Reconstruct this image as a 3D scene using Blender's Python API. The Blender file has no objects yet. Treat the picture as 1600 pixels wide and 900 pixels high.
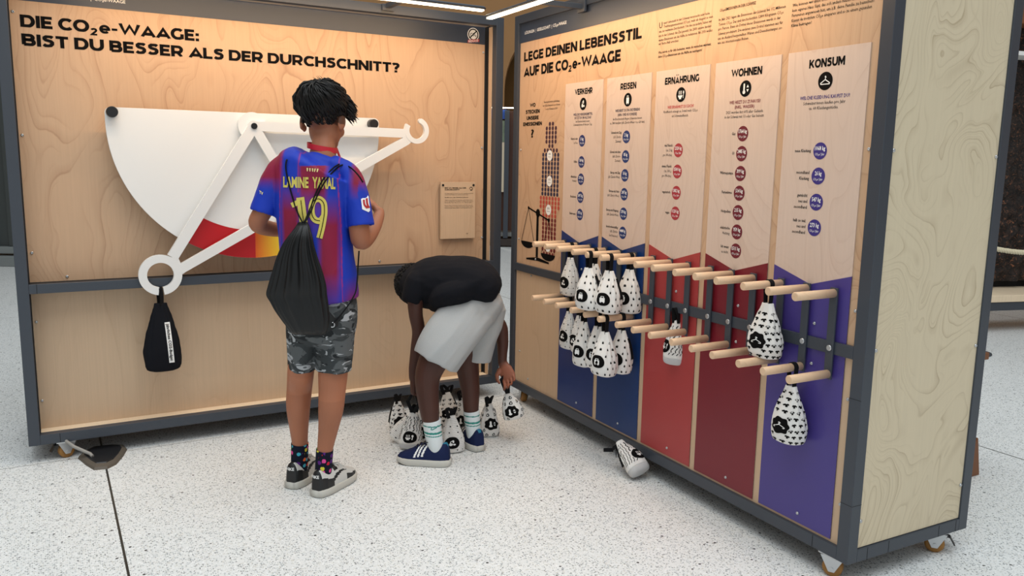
import bpy, bmesh, math, random
from mathutils import Vector, Matrix, noise
from mathutils.geometry import tessellate_polygon
from mathutils.bvhtree import BVHTree
random.seed(7)
S = bpy.context.scene
COL = S.collection
# ------------------------------------------------------------------ camera
CAM_H, FPX, PITCH, ROLL = 1.295, 1270.09, 0.1566, 0.0174
CO = Vector((0, 0, CAM_H))
FWD = Vector((0, math.cos(PITCH), -math.sin(PITCH)))
_up = Vector((0, math.sin(PITCH), math.cos(PITCH)))
_rt = Vector((1, 0, 0))
CR = _rt * math.cos(ROLL) + _up * math.sin(ROLL)
CU = _up * math.cos(ROLL) - _rt * math.sin(ROLL)
cam = bpy.data.cameras.new('camera')
cam.sensor_width = 36.0
cam.lens = FPX * 36.0 / 1600.0
cam.clip_end = 200
camo = bpy.data.objects.new('camera', cam)
COL.objects.link(camo)
m = Matrix.Identity(4)
for i in range(3):
    m[i][0], m[i][1], m[i][2], m[i][3] = CR[i], CU[i], -FWD[i], CO[i]
camo.matrix_world = m
S.camera = camo
# ------------------------------------------------------------------ world, daylight, exposure
S.view_settings.view_transform = 'Standard'
S.view_settings.look = 'None'
S.view_settings.gamma = 1.0
S.view_settings.use_curve_mapping = False
S.view_settings.exposure = 0.0
W = bpy.data.worlds.new('world')
S.world = W
W.use_nodes = True
bg = W.node_tree.nodes['Background']
bg.inputs[0].default_value = (0.91, 0.975, 1.0, 1)
bg.inputs[1].default_value = 0.64
def area(name, loc, target, sx, sy, power, color):
    l = bpy.data.lights.new(name, 'AREA')
    l.shape = 'RECTANGLE'; l.size = sx; l.size_y = sy; l.energy = power; l.color = color
    o = bpy.data.objects.new(name, l)
    COL.objects.link(o)
    o.location = loc
    d = Vector(target) - Vector(loc)
    o.rotation_euler = d.to_track_quat('-Z', 'Y').to_euler()
    return o
SKYLIGHT = area('skylight', (0.3, 1.2, 7.0), (0.1, 2.4, 0), 6.0, 6.0, 345, (0.91, 0.97, 1.0))
LED_POWER, LED_COLOR = 8.0, (1.0, 0.64, 0.33)

# ------------------------------------------------------------------ measuring helpers: a direction of view turned into a point on a known plane
def ray(px, py):
    return FWD + CR * ((px - 800) / FPX) - CU * ((py - 450) / FPX)
def at(px, py, Y):                      # point at distance Y (metres along +y)
    d = ray(px, py)
    return CO + d * (Y / d.y)
def onfloor(px, py, z=0.0):
    d = ray(px, py)
    return CO + d * ((z - CAM_H) / d.z)
def mpp(P):                             # metres per measured unit at P
    return (P - CO).dot(FWD) / FPX
class Plane:
    def __init__(s, x, y, yaw):
        s.o = Vector((x, y, 0)); s.yaw = yaw
        s.u = Vector((math.cos(yaw), math.sin(yaw), 0)); s.n = Vector((-math.sin(yaw), math.cos(yaw), 0))
    def at(s, px, py, dep=0.0):
        d = ray(px, py)
        P = CO + d * (s.n.dot(s.o + s.n * dep - CO) / s.n.dot(d))
        return (P - s.o).dot(s.u), P.z
    def at_u(s, px, py, u):
        d = ray(px, py)
        P = CO + d * (s.u.dot(s.o + s.u * u - CO) / s.u.dot(d))
        return (P - s.o).dot(s.n), P.z
    def W(s, u, dep, z):
        return s.o + s.u * u + s.n * dep + Vector((0, 0, z))
PA = Plane(-2.0033, 3.2397, 0.5231)
PB = Plane(-0.0088, 4.3168, -1.0798)
AW = BW = 2.238
DEPTH = 0.591
ZB, ZT, ZR0, ZR1 = 0.077, 2.016, 0.719, 0.758
RA, RB = 0.10, 0.013                    # how far the panels sit behind the frame fronts

# ------------------------------------------------------------------ materials
def lin(c):
    return tuple(((v / 255) / 12.92 if v / 255 <= 0.04045 else ((v / 255 + 0.055) / 1.055) ** 2.4) for v in c) + (1.0,)
MATS = {}
class NT:
    def __init__(s, name):
        s.m = bpy.data.materials.new(name); s.m.use_nodes = True
        s.t = s.m.node_tree; s.b = s.t.nodes['Principled BSDF']
        MATS[name] = s.m
    def n(s, typ, **kw):
        nd = s.t.nodes.new(typ)
        for k, v in kw.items():
            if k in ('operation', 'blend_type', 'data_type', 'feature', 'interpolation_type', 'attribute_name', 'noise_dimensions', 'wave_type', 'bands_direction', 'vector_type', 'clamp'):
                setattr(nd, k, v)
        return nd
    def link(s, a, b):
        s.t.links.new(a, b)
    def math(s, op, a, b=None, c=None):
        nd = s.t.nodes.new('ShaderNodeMath'); nd.operation = op
        for i, v in enumerate((a, b, c)):
            if v is None: continue
            if isinstance(v, (int, float)): nd.inputs[i].default_value = v
            else: s.link(v, nd.inputs[i])
        return nd.outputs[0]
    def mix(s, fac, a, b, bt='MIX'):
        nd = s.t.nodes.new('ShaderNodeMix'); nd.data_type = 'RGBA'; nd.blend_type = bt
        for sock, v in ((nd.inputs['Factor'], fac), (nd.inputs[6], a), (nd.inputs[7], b)):
            if isinstance(v, (int, float)): sock.default_value = v
            elif isinstance(v, tuple): sock.default_value = v
            else: s.link(v, sock)
        return nd.outputs[2]
    def coord(s, scale=(1, 1, 1), loc=(0, 0, 0), rot=(0, 0, 0), kind='Object'):
        tc = s.t.nodes.new('ShaderNodeTexCoord'); mp = s.t.nodes.new('ShaderNodeMapping')
        mp.inputs['Scale'].default_value = scale; mp.inputs['Location'].default_value = loc; mp.inputs['Rotation'].default_value = rot
        s.link(tc.outputs[kind], mp.inputs[0])
        return mp.outputs[0]
    def noise(s, vec, scale=5, detail=2, rough=0.5, dist=0.0):
        nd = s.t.nodes.new('ShaderNodeTexNoise')
        nd.inputs['Scale'].default_value = scale; nd.inputs['Detail'].default_value = detail
        nd.inputs['Roughness'].default_value = rough; nd.inputs['Distortion'].default_value = dist
        s.link(vec, nd.inputs['Vector'])
        return nd.outputs['Fac']
    def ramp(s, fac, stops, interp='LINEAR'):
        nd = s.t.nodes.new('ShaderNodeValToRGB'); nd.color_ramp.interpolation = interp
        el = nd.color_ramp.elements
        while len(el) < len(stops): el.new(0.5)
        for e, (p, c) in zip(el, stops):
            e.position = p; e.color = c if isinstance(c, tuple) else (c, c, c, 1)
        s.link(fac, nd.inputs[0])
        return nd.outputs[0]
    def bump(s, h, strength=0.2, dist=0.002):
        nd = s.t.nodes.new('ShaderNodeBump'); nd.inputs['Strength'].default_value = strength; nd.inputs['Distance'].default_value = dist
        s.link(h, nd.inputs['Height']); s.link(nd.outputs[0], s.b.inputs['Normal'])
    def base(s, c):
        if isinstance(c, tuple): s.b.inputs['Base Color'].default_value = c
        else: s.link(c, s.b.inputs['Base Color'])
    def pr(s, rough=0.5, metal=0.0, spec=0.5):
        s.b.inputs['Roughness'].default_value = rough; s.b.inputs['Metallic'].default_value = metal
        s.b.inputs['Specular IOR Level'].default_value = spec
        return s.m
def plain(name, rgb, rough=0.5, metal=0.0, spec=0.5, speck=0.0, scale=60):
    t = NT(name)
    if speck:
        f = t.noise(t.coord(), scale, 3)
        c = lin(rgb)
        d = tuple(v * (1 - speck) for v in c[:3]) + (1,)
        l = tuple(min(1, v * (1 + speck)) for v in c[:3]) + (1,)
        t.base(t.mix(f, d, l))
    else:
        t.base(lin(rgb))
    return t.pr(rough, metal, spec)
def wood(name, rgb, line, scl=(2.2, 2.2, 0.75), bands=7.0, strength=0.5, streak=0.12, rough=0.5, rot=(0, 0, 0), loc=(0, 0, 0), pale=None, swirl=0.5):
    t = NT(name)
    v = t.coord(scl, loc, rot)
    n1 = t.noise(v, 1.5, 2.0, 0.32, swirl)
    wob = t.math('MULTIPLY', t.noise(t.coord((scl[0] * 6, scl[1] * 6, scl[2] * 6), loc, rot), 2.0, 2), 0.16)
    ph = t.math('ADD', t.math('MULTIPLY', n1, bands * 2.2), wob)
    ln_ = t.ramp(t.math('FRACT', ph), [(0.0, 1.0), (0.05, 0.42), (0.28, 0.0), (0.965, 0.0), (1.0, 0.95)])
    l2 = t.ramp(t.math('FRACT', t.math('MULTIPLY_ADD', ph, 2.6, 0.3)), [(0.0, 0.5), (0.14, 0.12), (0.4, 0.0), (0.93, 0.0), (1.0, 0.5)])
    brk = t.ramp(t.noise(v, 2.6, 2), [(0.34, 0.10), (0.60, 1.0)])
    br2 = t.ramp(t.noise(t.coord(scl, (loc[0] + 4, loc[1] + 2, loc[2] + 1), rot), 2.2, 2), [(0.42, 0.0), (0.62, 1.0)])
    fac = t.math('MULTIPLY', t.math('MAXIMUM', t.math('MULTIPLY', ln_, brk), t.math('MULTIPLY', l2, br2)), strength)
    st = t.noise(t.coord((scl[0] * 30, scl[1] * 30, scl[2] * 2.2), loc, rot), 2.0, 3)
    big = t.noise(v, 0.9, 2)
    c0 = lin(rgb)
    dk = tuple(x * (1 - streak * 1.3) for x in c0[:3]) + (1,)
    lt = tuple(min(1, x * (1 + streak)) for x in c0[:3]) + (1,)
    c = t.mix(st, dk, lt)
    c = t.mix(t.math('MULTIPLY', big, 0.28), c, lin(pale or rgb))
    c = t.mix(fac, c, lin(line))
    t.base(c)
    t.bump(st, 0.05, 0.001)
    return t.pr(rough, 0, 0.35)
WOOD_A = wood('plywood_birch', (199, 164, 132), (160, 120, 90), scl=(2.3, 2.3, 0.9), bands=5.5, pale=(206, 174, 144), strength=0.6, streak=0.07, swirl=0.35)
WOOD_L = wood('plywood_birch_plain', (202, 173, 143), (170, 136, 106), scl=(2.6, 2.6, 0.6), bands=2.6, strength=0.25, streak=0.08, pale=(206, 181, 152))
WOOD_C = wood('plywood_pale', (212, 197, 168), (172, 153, 124), scl=(1.7, 1.9, 1.5), bands=7.5, strength=0.8, swirl=0.9, streak=0.05, loc=(3, 1, 5), pale=(226, 212, 186))
WOOD_P = wood('printed_plywood', (211, 188, 172), (184, 154, 136), scl=(2.2, 2.2, 0.75), bands=6, strength=0.42, streak=0.05, loc=(.4, 0, .2), pale=(214, 195, 180))
WOOD_E = wood('plywood_edge', (236, 214, 184), (205, 175, 140), scl=(2, 2, 2), bands=2, strength=0.2)
PEGW = wood('beech_dowel', (226, 192, 158), (196, 150, 112), scl=(6, 6, 6), bands=2, strength=0.25, streak=0.06, rough=0.4)
FRAME = plain('anthracite_metal', (58, 64, 73), 0.42, 0.0, 0.5, 0.04, 90)
HEADER = plain('header_blue_grey', (50, 60, 76), 0.45)
DARK = plain('dark_gap', (18, 18, 20), 0.8)
BLACK = plain('black_print', (9, 8, 8), 0.75, 0, 0.12)
BLACKP = plain('black_plastic', (22, 22, 24), 0.35)
WHITE = plain('white_lacquer', (232, 231, 228), 0.35, 0, 0.4)
WPRINT = plain('white_print', (240, 240, 238), 0.6)
STEEL = plain('zinc_steel', (196, 198, 200), 0.32, 0.85)
REDP = plain('red_print', (176, 24, 32), 0.45)
BANNER_COLS = [(6, 44, 106), (2, 48, 104), (166, 58, 58), (118, 24, 38), (70, 58, 132)]
DISC_COLS = [(22, 44, 104), (18, 48, 106), (166, 46, 56), (106, 20, 38), (56, 44, 124)]
BCOL = [plain('banner_%s' % n, c, 0.38, 0, 0.5) for n, c in zip(('navy', 'blue', 'coral', 'maroon', 'violet'), BANNER_COLS)]
DCOL = [plain('disc_%s' % n, c, 0.5) for n, c in zip(('navy', 'blue', 'coral', 'maroon', 'violet'), DISC_COLS)]
TEXTC = [plain('text_%s' % n, c, 0.6) for n, c in zip(('navy', 'blue', 'coral', 'maroon', 'violet'), [(28, 26, 70), (24, 24, 60), (190, 50, 56), (120, 24, 44), (60, 40, 120)])]
COTTON = None
def fabric(name, rgb, rough=0.9, speck=0.08, scale=500, bump=0.25, fold=0.0):
    t = NT(name)
    v = t.coord()
    f = t.noise(v, scale, 2)
    c = lin(rgb)
    t.base(t.mix(f, tuple(x * (1 - speck) for x in c[:3]) + (1,), tuple(min(1, x * (1 + speck)) for x in c[:3]) + (1,)))
    t.bump(t.math('ADD', f, t.math('MULTIPLY', t.noise(v, 18, 3), 3.0)), bump, 0.0012)
    return t.pr(rough, 0, 0.2)
COTTON = fabric('white_cotton', (232, 230, 226), 0.9, 0.04, 700, 0.3)
COTTONG = fabric('grey_cotton_base', (196, 196, 196), 0.9, 0.04, 700, 0.3)
WEB = fabric('black_webbing', (16, 16, 18), 0.8, 0.2, 900, 0.2)
BLACKBAG = fabric('black_nylon', (17, 18, 19), 0.5, 0.15, 900, 0.2)
BLACKBAG.node_tree.nodes['Principled BSDF'].inputs['Roughness'].default_value = 0.45
BLACKBAG.node_tree.nodes['Principled BSDF'].inputs['Specular IOR Level'].default_value = 0.35
BLACKTEE = fabric('black_jersey', (17, 18, 24), 0.9, 0.12, 800, 0.3)
GREYSH = fabric('heather_grey', (174, 176, 176), 0.95, 0.10, 420, 0.3)
def attr_mat(name, rough=0.7, spec=0.3, bump_scale=300, bump=0.15):
    t = NT(name)
    a = t.n('ShaderNodeAttribute', attribute_name='Col')
    t.base(a.outputs['Color'])
    t.bump(t.noise(t.coord(), bump_scale, 2), bump, 0.0008)
    return t.pr(rough, 0, spec)
SKIN = attr_mat('skin', 0.5, 0.35, 220, 0.12)
SKIN.node_tree.nodes['Principled BSDF'].inputs['Subsurface Weight'].default_value = 0.06
SKIN.node_tree.nodes['Principled BSDF'].inputs['Subsurface Radius'].default_value = (0.01, 0.004, 0.002)
JERSEY = attr_mat('football_jersey', 0.6, 0.35, 900, 0.1)
HAIR = plain('dark_hair', (13, 10, 9), 0.5, 0, 0.28)
AFRO = plain('black_curly_hair', (14, 12, 12), 0.75, 0, 0.3)
def camo_mat():
    t = NT('grey_camouflage')
    v = t.coord((1, 1, 1.9))
    c = t.mix(t.ramp(t.noise(v, 11, 3, 0.55, 0.8), [(0.47, 0.0), (0.50, 1.0)]), lin((92, 96, 98)), lin((62, 66, 68)))
    c = t.mix(t.ramp(t.noise(t.coord((1, 1, 1.7), (3, 2, 1)), 13, 2, 0.5, 1.0), [(0.56, 0.0), (0.58, 1.0)]), c, lin((40, 43, 45)))
    c = t.mix(t.ramp(t.noise(t.coord((1, 1, 2.4), (7, 5, 3)), 15, 2, 0.5, 1.2), [(0.60, 0.0), (0.615, 1.0)]), c, lin((170, 174, 178)))
    t.base(c); t.bump(t.noise(t.coord(), 400, 2), 0.2, 0.001)
    return t.pr(0.9, 0, 0.2)
CAMO = camo_mat()
def sock_mat():
    t = NT('patterned_sock')
    vo = t.n('ShaderNodeTexVoronoi'); vo.inputs['Scale'].default_value = 48
    t.link(t.coord((1, 1, 1)), vo.inputs['Vector'])
    mask = t.ramp(t.math('ADD', vo.outputs['Distance'], t.math('MULTIPLY', t.noise(t.coord(), 190, 1), 0.25)), [(0.50, 1.0), (0.54, 0.0)])
    sp = t.n('ShaderNodeSeparateColor'); t.link(vo.outputs['Color'], sp.inputs[0])
    hue = t.ramp(sp.outputs[0], [(0.0, lin((200, 40, 60))), (0.17, lin((220, 80, 150))), (0.34, lin((90, 40, 120))), (0.5, lin((70, 170, 190))), (0.66, lin((230, 110, 60))), (0.8, lin((110, 180, 90))), (0.92, lin((220, 210, 70)))], 'CONSTANT')
    pick = t.math('LESS_THAN', sp.outputs[1], 0.85)
    t.base(t.mix(t.math('MULTIPLY', mask, pick), lin((20, 24, 40)), hue))
    return t.pr(0.9, 0, 0.2)
SOCKM = sock_mat()
def stripe_sock():
    t = NT('striped_sock')
    a = t.n('ShaderNodeAttribute', attribute_name='Col')
    v = t.coord((1, 1, 0.05))
    rib = t.noise(v, 500, 1)
    t.base(t.mix(t.math('MULTIPLY', rib, 0.15), a.outputs['Color'], lin((150, 160, 165))))
    t.bump(rib, 0.2, 0.001)
    return t.pr(0.9, 0, 0.2)
SOCKW = stripe_sock()
GOLD = plain('gold_lettering', (212, 196, 92), 0.5)
GOLDL = plain('pale_gold_lettering', (236, 222, 150), 0.5)
SHOE_W = plain('white_leather', (206, 206, 202), 0.45)
SHOE_B = plain('black_leather', (24, 25, 27), 0.45)
SOLE_W = plain('off_white_rubber', (196, 194, 186), 0.6, 0, 0.3, 0.05, 120)
SOLE_B = plain('dark_rubber', (38, 38, 40), 0.7)
NAVY = fabric('navy_mesh', (22, 34, 72), 0.7, 0.15, 600, 0.2)
TEAL = plain('teal_lining', (30, 120, 150), 0.6)
RED_RIB = plain('red_ribbon', (200, 24, 44), 0.45)
TIRE = plain('tan_rubber', (150, 104, 44), 0.55)
BROWNW = plain('brown_wood', (122, 76, 46), 0.5, 0, 0.4, 0.15, 30)
TEALPRINT = plain('teal_print', (40, 140, 130), 0.8)
EYEW = plain('eye_white', (225, 222, 215), 0.3)
LIPS = plain('lip', (120, 70, 64), 0.5)

# ------------------------------------------------------------------ mesh builder
def basis(t):
    t = Vector(t).normalized()
    a = Vector((0, 0, 1)) if abs(t.z) < 0.9 else Vector((1, 0, 0))
    x = a.cross(t).normalized()
    return x, t.cross(x)
class MB:
    def __init__(s):
        s.v, s.f, s.mi, s.sm = [], [], [], []
    def add(s, vs, fs, m=0, smooth=False):
        o = len(s.v)
        s.v += [Vector(p) for p in vs]
        for f in fs:
            s.f.append(tuple(i + o for i in f)); s.mi.append(m); s.sm.append(smooth)
        return s
    def box(s, a, b, m=0):
        x0, y0, z0 = a; x1, y1, z1 = b
        vs = [(x, y, z) for z in (z0, z1) for y in (y0, y1) for x in (x0, x1)]
        return s.add(vs, [(0, 2, 3, 1), (4, 5, 7, 6), (0, 1, 5, 4), (2, 6, 7, 3), (0, 4, 6, 2), (1, 3, 7, 5)], m)
    def obox(s, c, ax, ay, az, m=0):        # half-axis vectors
        c = Vector(c)
        vs = [c + Vector(ax) * i + Vector(ay) * j + Vector(az) * k for k in (-1, 1) for j in (-1, 1) for i in (-1, 1)]
        return s.add(vs, [(0, 2, 3, 1), (4, 5, 7, 6), (0, 1, 5, 4), (2, 6, 7, 3), (0, 4, 6, 2), (1, 3, 7, 5)], m)
    def tube(s, pts, rad, n=12, m=0, smooth=True, caps=True, flat=None, round_caps=False, closed=False):
        pts = [Vector(p) for p in pts]
        if not hasattr(rad, '__len__'): rad = [rad] * len(pts)
        N = len(pts)
        vs = []; prev = None
        for i, p in enumerate(pts):
            if closed: t = pts[(i + 1) % N] - pts[(i - 1) % N]
            else: t = pts[min(i + 1, N - 1)] - pts[max(i - 1, 0)]
            t.normalize()
            if prev is None: x, y = basis(t)
            else:
                x = (prev - t * prev.dot(t)).normalized(); y = t.cross(x)
            prev = x
            r = rad[i]
            for k in range(n):
                a = 2 * math.pi * k / n
                vs.append(p + x * (r * math.cos(a)) + y * (r * math.sin(a)))
        fs = []
        for i in range(N if closed else N - 1):
            for k in range(n):
                j = (i + 1) % N
                fs.append((i * n + k, i * n + (k + 1) % n, j * n + (k + 1) % n, j * n + k))
        s.add(vs, fs, m, smooth)
        if caps and not closed:
            o = len(s.v) - len(vs)
            s.f.append(tuple(o + k for k in reversed(range(n)))); s.mi.append(m); s.sm.append(False)
            s.f.append(tuple(o + (N - 1) * n + k for k in range(n))); s.mi.append(m); s.sm.append(False)
        return s
    def ribbon(s, pts, wdir, w, th, m=0):       # flat strap following pts, width along wdir
        pts = [Vector(p) for p in pts]; N = len(pts); wd = Vector(wdir).normalized()
        vs = []
        for i, p in enumerate(pts):
            t = (pts[min(i + 1, N - 1)] - pts[max(i - 1, 0)]).normalized()
            n_ = t.cross(wd)
            if n_.length < 1e-6: n_ = Vector((0, 1, 0))
            n_.normalize()
            for a, b in ((-1, -1), (1, -1), (1, 1), (-1, 1)):
                vs.append(p + wd * (a * w / 2) + n_ * (b * th / 2))
        fs = []
        for i in range(N - 1):
            for k in range(4):
                fs.append((i * 4 + k, i * 4 + (k + 1) % 4, i * 4 + 4 + (k + 1) % 4, i * 4 + 4 + k))
        fs.append((3, 2, 1, 0)); fs.append(tuple((N - 1) * 4 + k for k in range(4)))
        return s.add(vs, fs, m, False)
    def rings(s, rings, m=0, smooth=True, caps=True):   # list of equal-length point lists
        n = len(rings[0]); vs = [p for r in rings for p in r]
        fs = []
        for i in range(len(rings) - 1):
            for k in range(n):
                fs.append((i * n + k, i * n + (k + 1) % n, (i + 1) * n + (k + 1) % n, (i + 1) * n + k))
        if caps:
            c0 = sum((Vector(p) for p in rings[0]), Vector()) / n
            c1 = sum((Vector(p) for p in rings[-1]), Vector()) / n
            vs = vs + [c0, c1]; a = len(vs) - 2; L = (len(rings) - 1) * n
            for k in range(n):
                fs.append((a, (k + 1) % n, k)); fs.append((a + 1, L + k, L + (k + 1) % n))
        return s.add(vs, fs, m, smooth)
    def ball(s, c, rx, ry=None, rz=None, X=(1, 0, 0), Y=(0, 1, 0), Z=(0, 0, 1), n=18, k=12, m=0):
        ry = ry or rx; rz = rz or rx
        c, X, Y, Z = Vector(c), Vector(X), Vector(Y), Vector(Z)
        R = []
        for i in range(1, k):
            t = math.pi * i / k - math.pi / 2
            R.append([c + X * (rx * math.cos(t) * math.cos(2 * math.pi * j / n)) + Y * (ry * math.cos(t) * math.sin(2 * math.pi * j / n)) + Z * (rz * math.sin(t)) for j in range(n)])
        vs = [p for r in R for p in r] + [c - Z * rz, c + Z * rz]
        fs = []
        for i in range(k - 2):
            for j in range(n):
                fs.append((i * n + j, i * n + (j + 1) % n, (i + 1) * n + (j + 1) % n, (i + 1) * n + j))
        a = len(vs) - 2; L = (k - 2) * n
        for j in range(n):
            fs.append((a, (j + 1) % n, j)); fs.append((a + 1, L + j, L + (j + 1) % n))
        return s.add(vs, fs, m, True)
    def prism(s, loops, d0, d1, fn=None, m=0, smooth=False):    # loops of (u, z): outline then holes; extruded between depths d0 (front) and d1
        fn = fn or (lambda u, z, d: (u, d, z))
        L3 = [[Vector((u, z, 0)) for u, z in lp] for lp in loops]
        tris = tessellate_polygon(L3)
        flat = [p for lp in L3 for p in lp]; n = len(flat)
        vs = [fn(p.x, p.y, d0) for p in flat]
        fs = []
        for t in tris:
            a, b, c = (flat[i] for i in t)
            if (b - a).cross(c - a).z < 0: t = (t[0], t[2], t[1])
            fs.append(tuple(t))
        if d1 is not None:
            vs += [fn(p.x, p.y, d1) for p in flat]
            fs += [tuple(i + n for i in reversed(f)) for f in fs]
            o = 0
            for lp in L3:
                k = len(lp)
                area_ = sum(lp[i].x * lp[(i + 1) % k].y - lp[(i + 1) % k].x * lp[i].y for i in range(k))
                for i in range(k):
                    a, b = o + i, o + (i + 1) % k
                    hole = o > 0
                    if (area_ > 0) != hole: fs.append((a, a + n, b + n, b))
                    else: fs.append((b, b + n, a + n, a))
                o += k
        return s.add(vs, fs, m, smooth)
    def build(s, name, mats, parent=None, world=False, bevel=0.0, autosmooth=False):
        me = bpy.data.meshes.new(name)
        off = Vector((0, 0, 0))
        if world and parent is not None:
            inv = wmat(parent).inverted()
            vs = [inv @ p for p in s.v]
        else: vs = s.v
        me.from_pydata([tuple(p) for p in vs], [], s.f)
        if not isinstance(mats, (list, tuple)): mats = [mats]
        for mm in mats: me.materials.append(mm)
        me.polygons.foreach_set('material_index', s.mi)
        me.polygons.foreach_set('use_smooth', s.sm)
        me.update()
        o = bpy.data.objects.new(name, me)
        COL.objects.link(o)
        if parent is not None: o.parent = parent
        if bevel:
            b = o.modifiers.new('edge', 'BEVEL'); b.width = bevel; b.segments = 2; b.limit_method = 'ANGLE'
        return o
def wmat(o):
    mt = o.matrix_basis.copy()
    p = o.parent
    while p is not None:
        mt = p.matrix_basis @ mt; p = p.parent
    return mt
def tag(o, label=None, cat=None, group=None, kind=None):
    if label: o['label'] = label
    if cat: o['category'] = cat
    if group: o['group'] = group
    if kind: o['kind'] = kind
    return o
def thing(name, label, cat, loc=(0, 0, 0), rz=0.0, group=None, mat=None):
    o = bpy.data.objects.new(name, None)
    o.empty_display_size = 0.05
    COL.objects.link(o)
    if mat is not None:
        o.matrix_basis = mat
    else:
        o.location = loc; o.rotation_euler = (0, 0, rz)
        o.matrix_basis = Matrix.Translation(Vector(loc)) @ Matrix.Rotation(rz, 4, 'Z')
    return tag(o, label, cat, group)
def frame_mat(o, x, y, z):
    mt = Matrix.Identity(4)
    for i in range(3):
        mt[i][0], mt[i][1], mt[i][2], mt[i][3] = x[i], y[i], z[i], o[i]
    return mt
def remesh(mb, voxel, smooth=4):
    me = bpy.data.meshes.new('tmp')
    me.from_pydata([tuple(p) for p in mb.v], [], mb.f)
    o = bpy.data.objects.new('tmp', me); COL.objects.link(o)
    r = o.modifiers.new('r', 'REMESH'); r.mode = 'VOXEL'; r.voxel_size = voxel
    if smooth:
        q = o.modifiers.new('s', 'SMOOTH'); q.factor = 0.5; q.iterations = smooth
    dg = bpy.context.evaluated_depsgraph_get()
    ev = o.evaluated_get(dg).to_mesh()
    vs = [v.co.copy() for v in ev.vertices]; fs = [tuple(p.vertices) for p in ev.polygons]
    ns = [v.normal.copy() for v in ev.vertices]
    o.evaluated_get(dg).to_mesh_clear()
    bpy.data.objects.remove(o); bpy.data.meshes.remove(me)
    out = MB(); out.add(vs, fs, 0, True)
    return out, ns
def paint(o, fn):       # per-vertex own colour of the thing (fn gets world point)
    me = o.data
    a = me.color_attributes.new('Col', 'FLOAT_COLOR', 'POINT')
    M = wmat(o)
    buf = []
    for v in me.vertices:
        buf += list(fn(M @ v.co))
    a.data.foreach_set('color', buf)

# ------------------------------------------------------------------ lettering
_fc = {}
def glyphs(s, bold, res=2):
    key = (s, bold, res)
    if key in _fc: return _fc[key]
    c = bpy.data.curves.new('t', 'FONT'); c.body = s; c.offset = bold; c.resolution_u = res; c.fill_mode = 'FRONT' if False else 'BOTH'
    c.dimensions = '2D'
    o = bpy.data.objects.new('t', c); COL.objects.link(o)
    dg = bpy.context.evaluated_depsgraph_get()
    me = o.evaluated_get(dg).to_mesh()
    vs = [(v.co.x, v.co.y) for v in me.vertices]
    fs = []
    for p in me.polygons:
        f = tuple(p.vertices)
        a, b, cc = (vs[i] for i in f[:3])
        if (b[0] - a[0]) * (cc[1] - a[1]) - (b[1] - a[1]) * (cc[0] - a[0]) < 0: f = tuple(reversed(f))
        fs.append(f)
    o.evaluated_get(dg).to_mesh_clear()
    bpy.data.objects.remove(o); bpy.data.curves.remove(c)
    _fc[key] = (vs, fs)
    return _fc[key]
CAPH = max(v[1] for v in glyphs('H', 0.0)[0])
def text(mb, s, u, z, cap, width=None, align='L', bold=0.0, fn=None, m=0, xs=1.0, res=2):
    """letters with capital height cap, baseline z, anchored at u; fn maps (u, z) to 3-D."""
    if not s.strip(): return
    vs, fs = glyphs(s, bold, res)
    k = cap / CAPH
    x0 = min(v[0] for v in vs); x1 = max(v[0] for v in vs)
    sx = k * xs if width is None else width / (x1 - x0)
    if width is not None and align == 'FIT': sx = min(k * xs, sx)
    w = (x1 - x0) * sx
    ox = {'L': 0, 'FIT': 0, 'C': -w / 2, 'R': -w}[align]
    fn = fn or (lambda a, b: (a, -0.0008, b))
    mb.add([fn(u + ox + (x - x0) * sx, z + y * k) for x, y in vs], fs, m)
def stroke(pts, w, closed=False):               # outline polygon(s) of a thick polyline
    pts = [Vector((p[0], p[1])) for p in pts]; n = len(pts)
    L, R = [], []
    for i, p in enumerate(pts):
        a = pts[i - 1] if (i > 0 or closed) else p
        b = pts[(i + 1) % n] if (i < n - 1 or closed) else p
        d1 = (p - a).normalized() if (p - a).length > 1e-9 else None
        d2 = (b - p).normalized() if (b - p).length > 1e-9 else None
        d = ((d1 or d2) + (d2 or d1))
        d = d.normalized() if d.length > 1e-6 else (d1 or d2)
        nn = Vector((-d.y, d.x))
        c = nn.dot(Vector((-(d1 or d2).y, (d1 or d2).x)))
        nn = nn / max(c, 0.45)
        L.append(p + nn * w / 2); R.append(p - nn * w / 2)
    q = []
    for i in range(n if closed else n - 1):
        j = (i + 1) % n
        q.append([tuple(R[i]), tuple(R[j]), tuple(L[j]), tuple(L[i])])
    return q
def circ(cx, cy, rx, ry=None, n=20, a0=0, a1=360):
    ry = ry or rx
    full = abs(a1 - a0) >= 360
    k = n if full else n + 1
    return [(cx + rx * math.cos(math.radians(a0 + (a1 - a0) * i / n)), cy + ry * math.sin(math.radians(a0 + (a1 - a0) * i / n))) for i in range(k)]
def polys(mb, ps, fn, m=0):
    for p in ps:
        a = sum(p[i][0] * p[(i + 1) % len(p)][1] - p[(i + 1) % len(p)][0] * p[i][1] for i in range(len(p)))
        if a < 0: p = list(reversed(p))
        if len(p) <= 4: mb.add([fn(*q) for q in p], [tuple(range(len(p)))], m)
        else:
            t = tessellate_polygon([[Vector((q[0], q[1], 0)) for q in p]])
            fs = []
            for f in t:
                a, b, c = (p[i] for i in f)
                if (b[0] - a[0]) * (c[1] - a[1]) - (b[1] - a[1]) * (c[0] - a[0]) < 0: f = (f[0], f[2], f[1])
                fs.append(tuple(f))
            mb.add([fn(*q) for q in p], fs, m)
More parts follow.
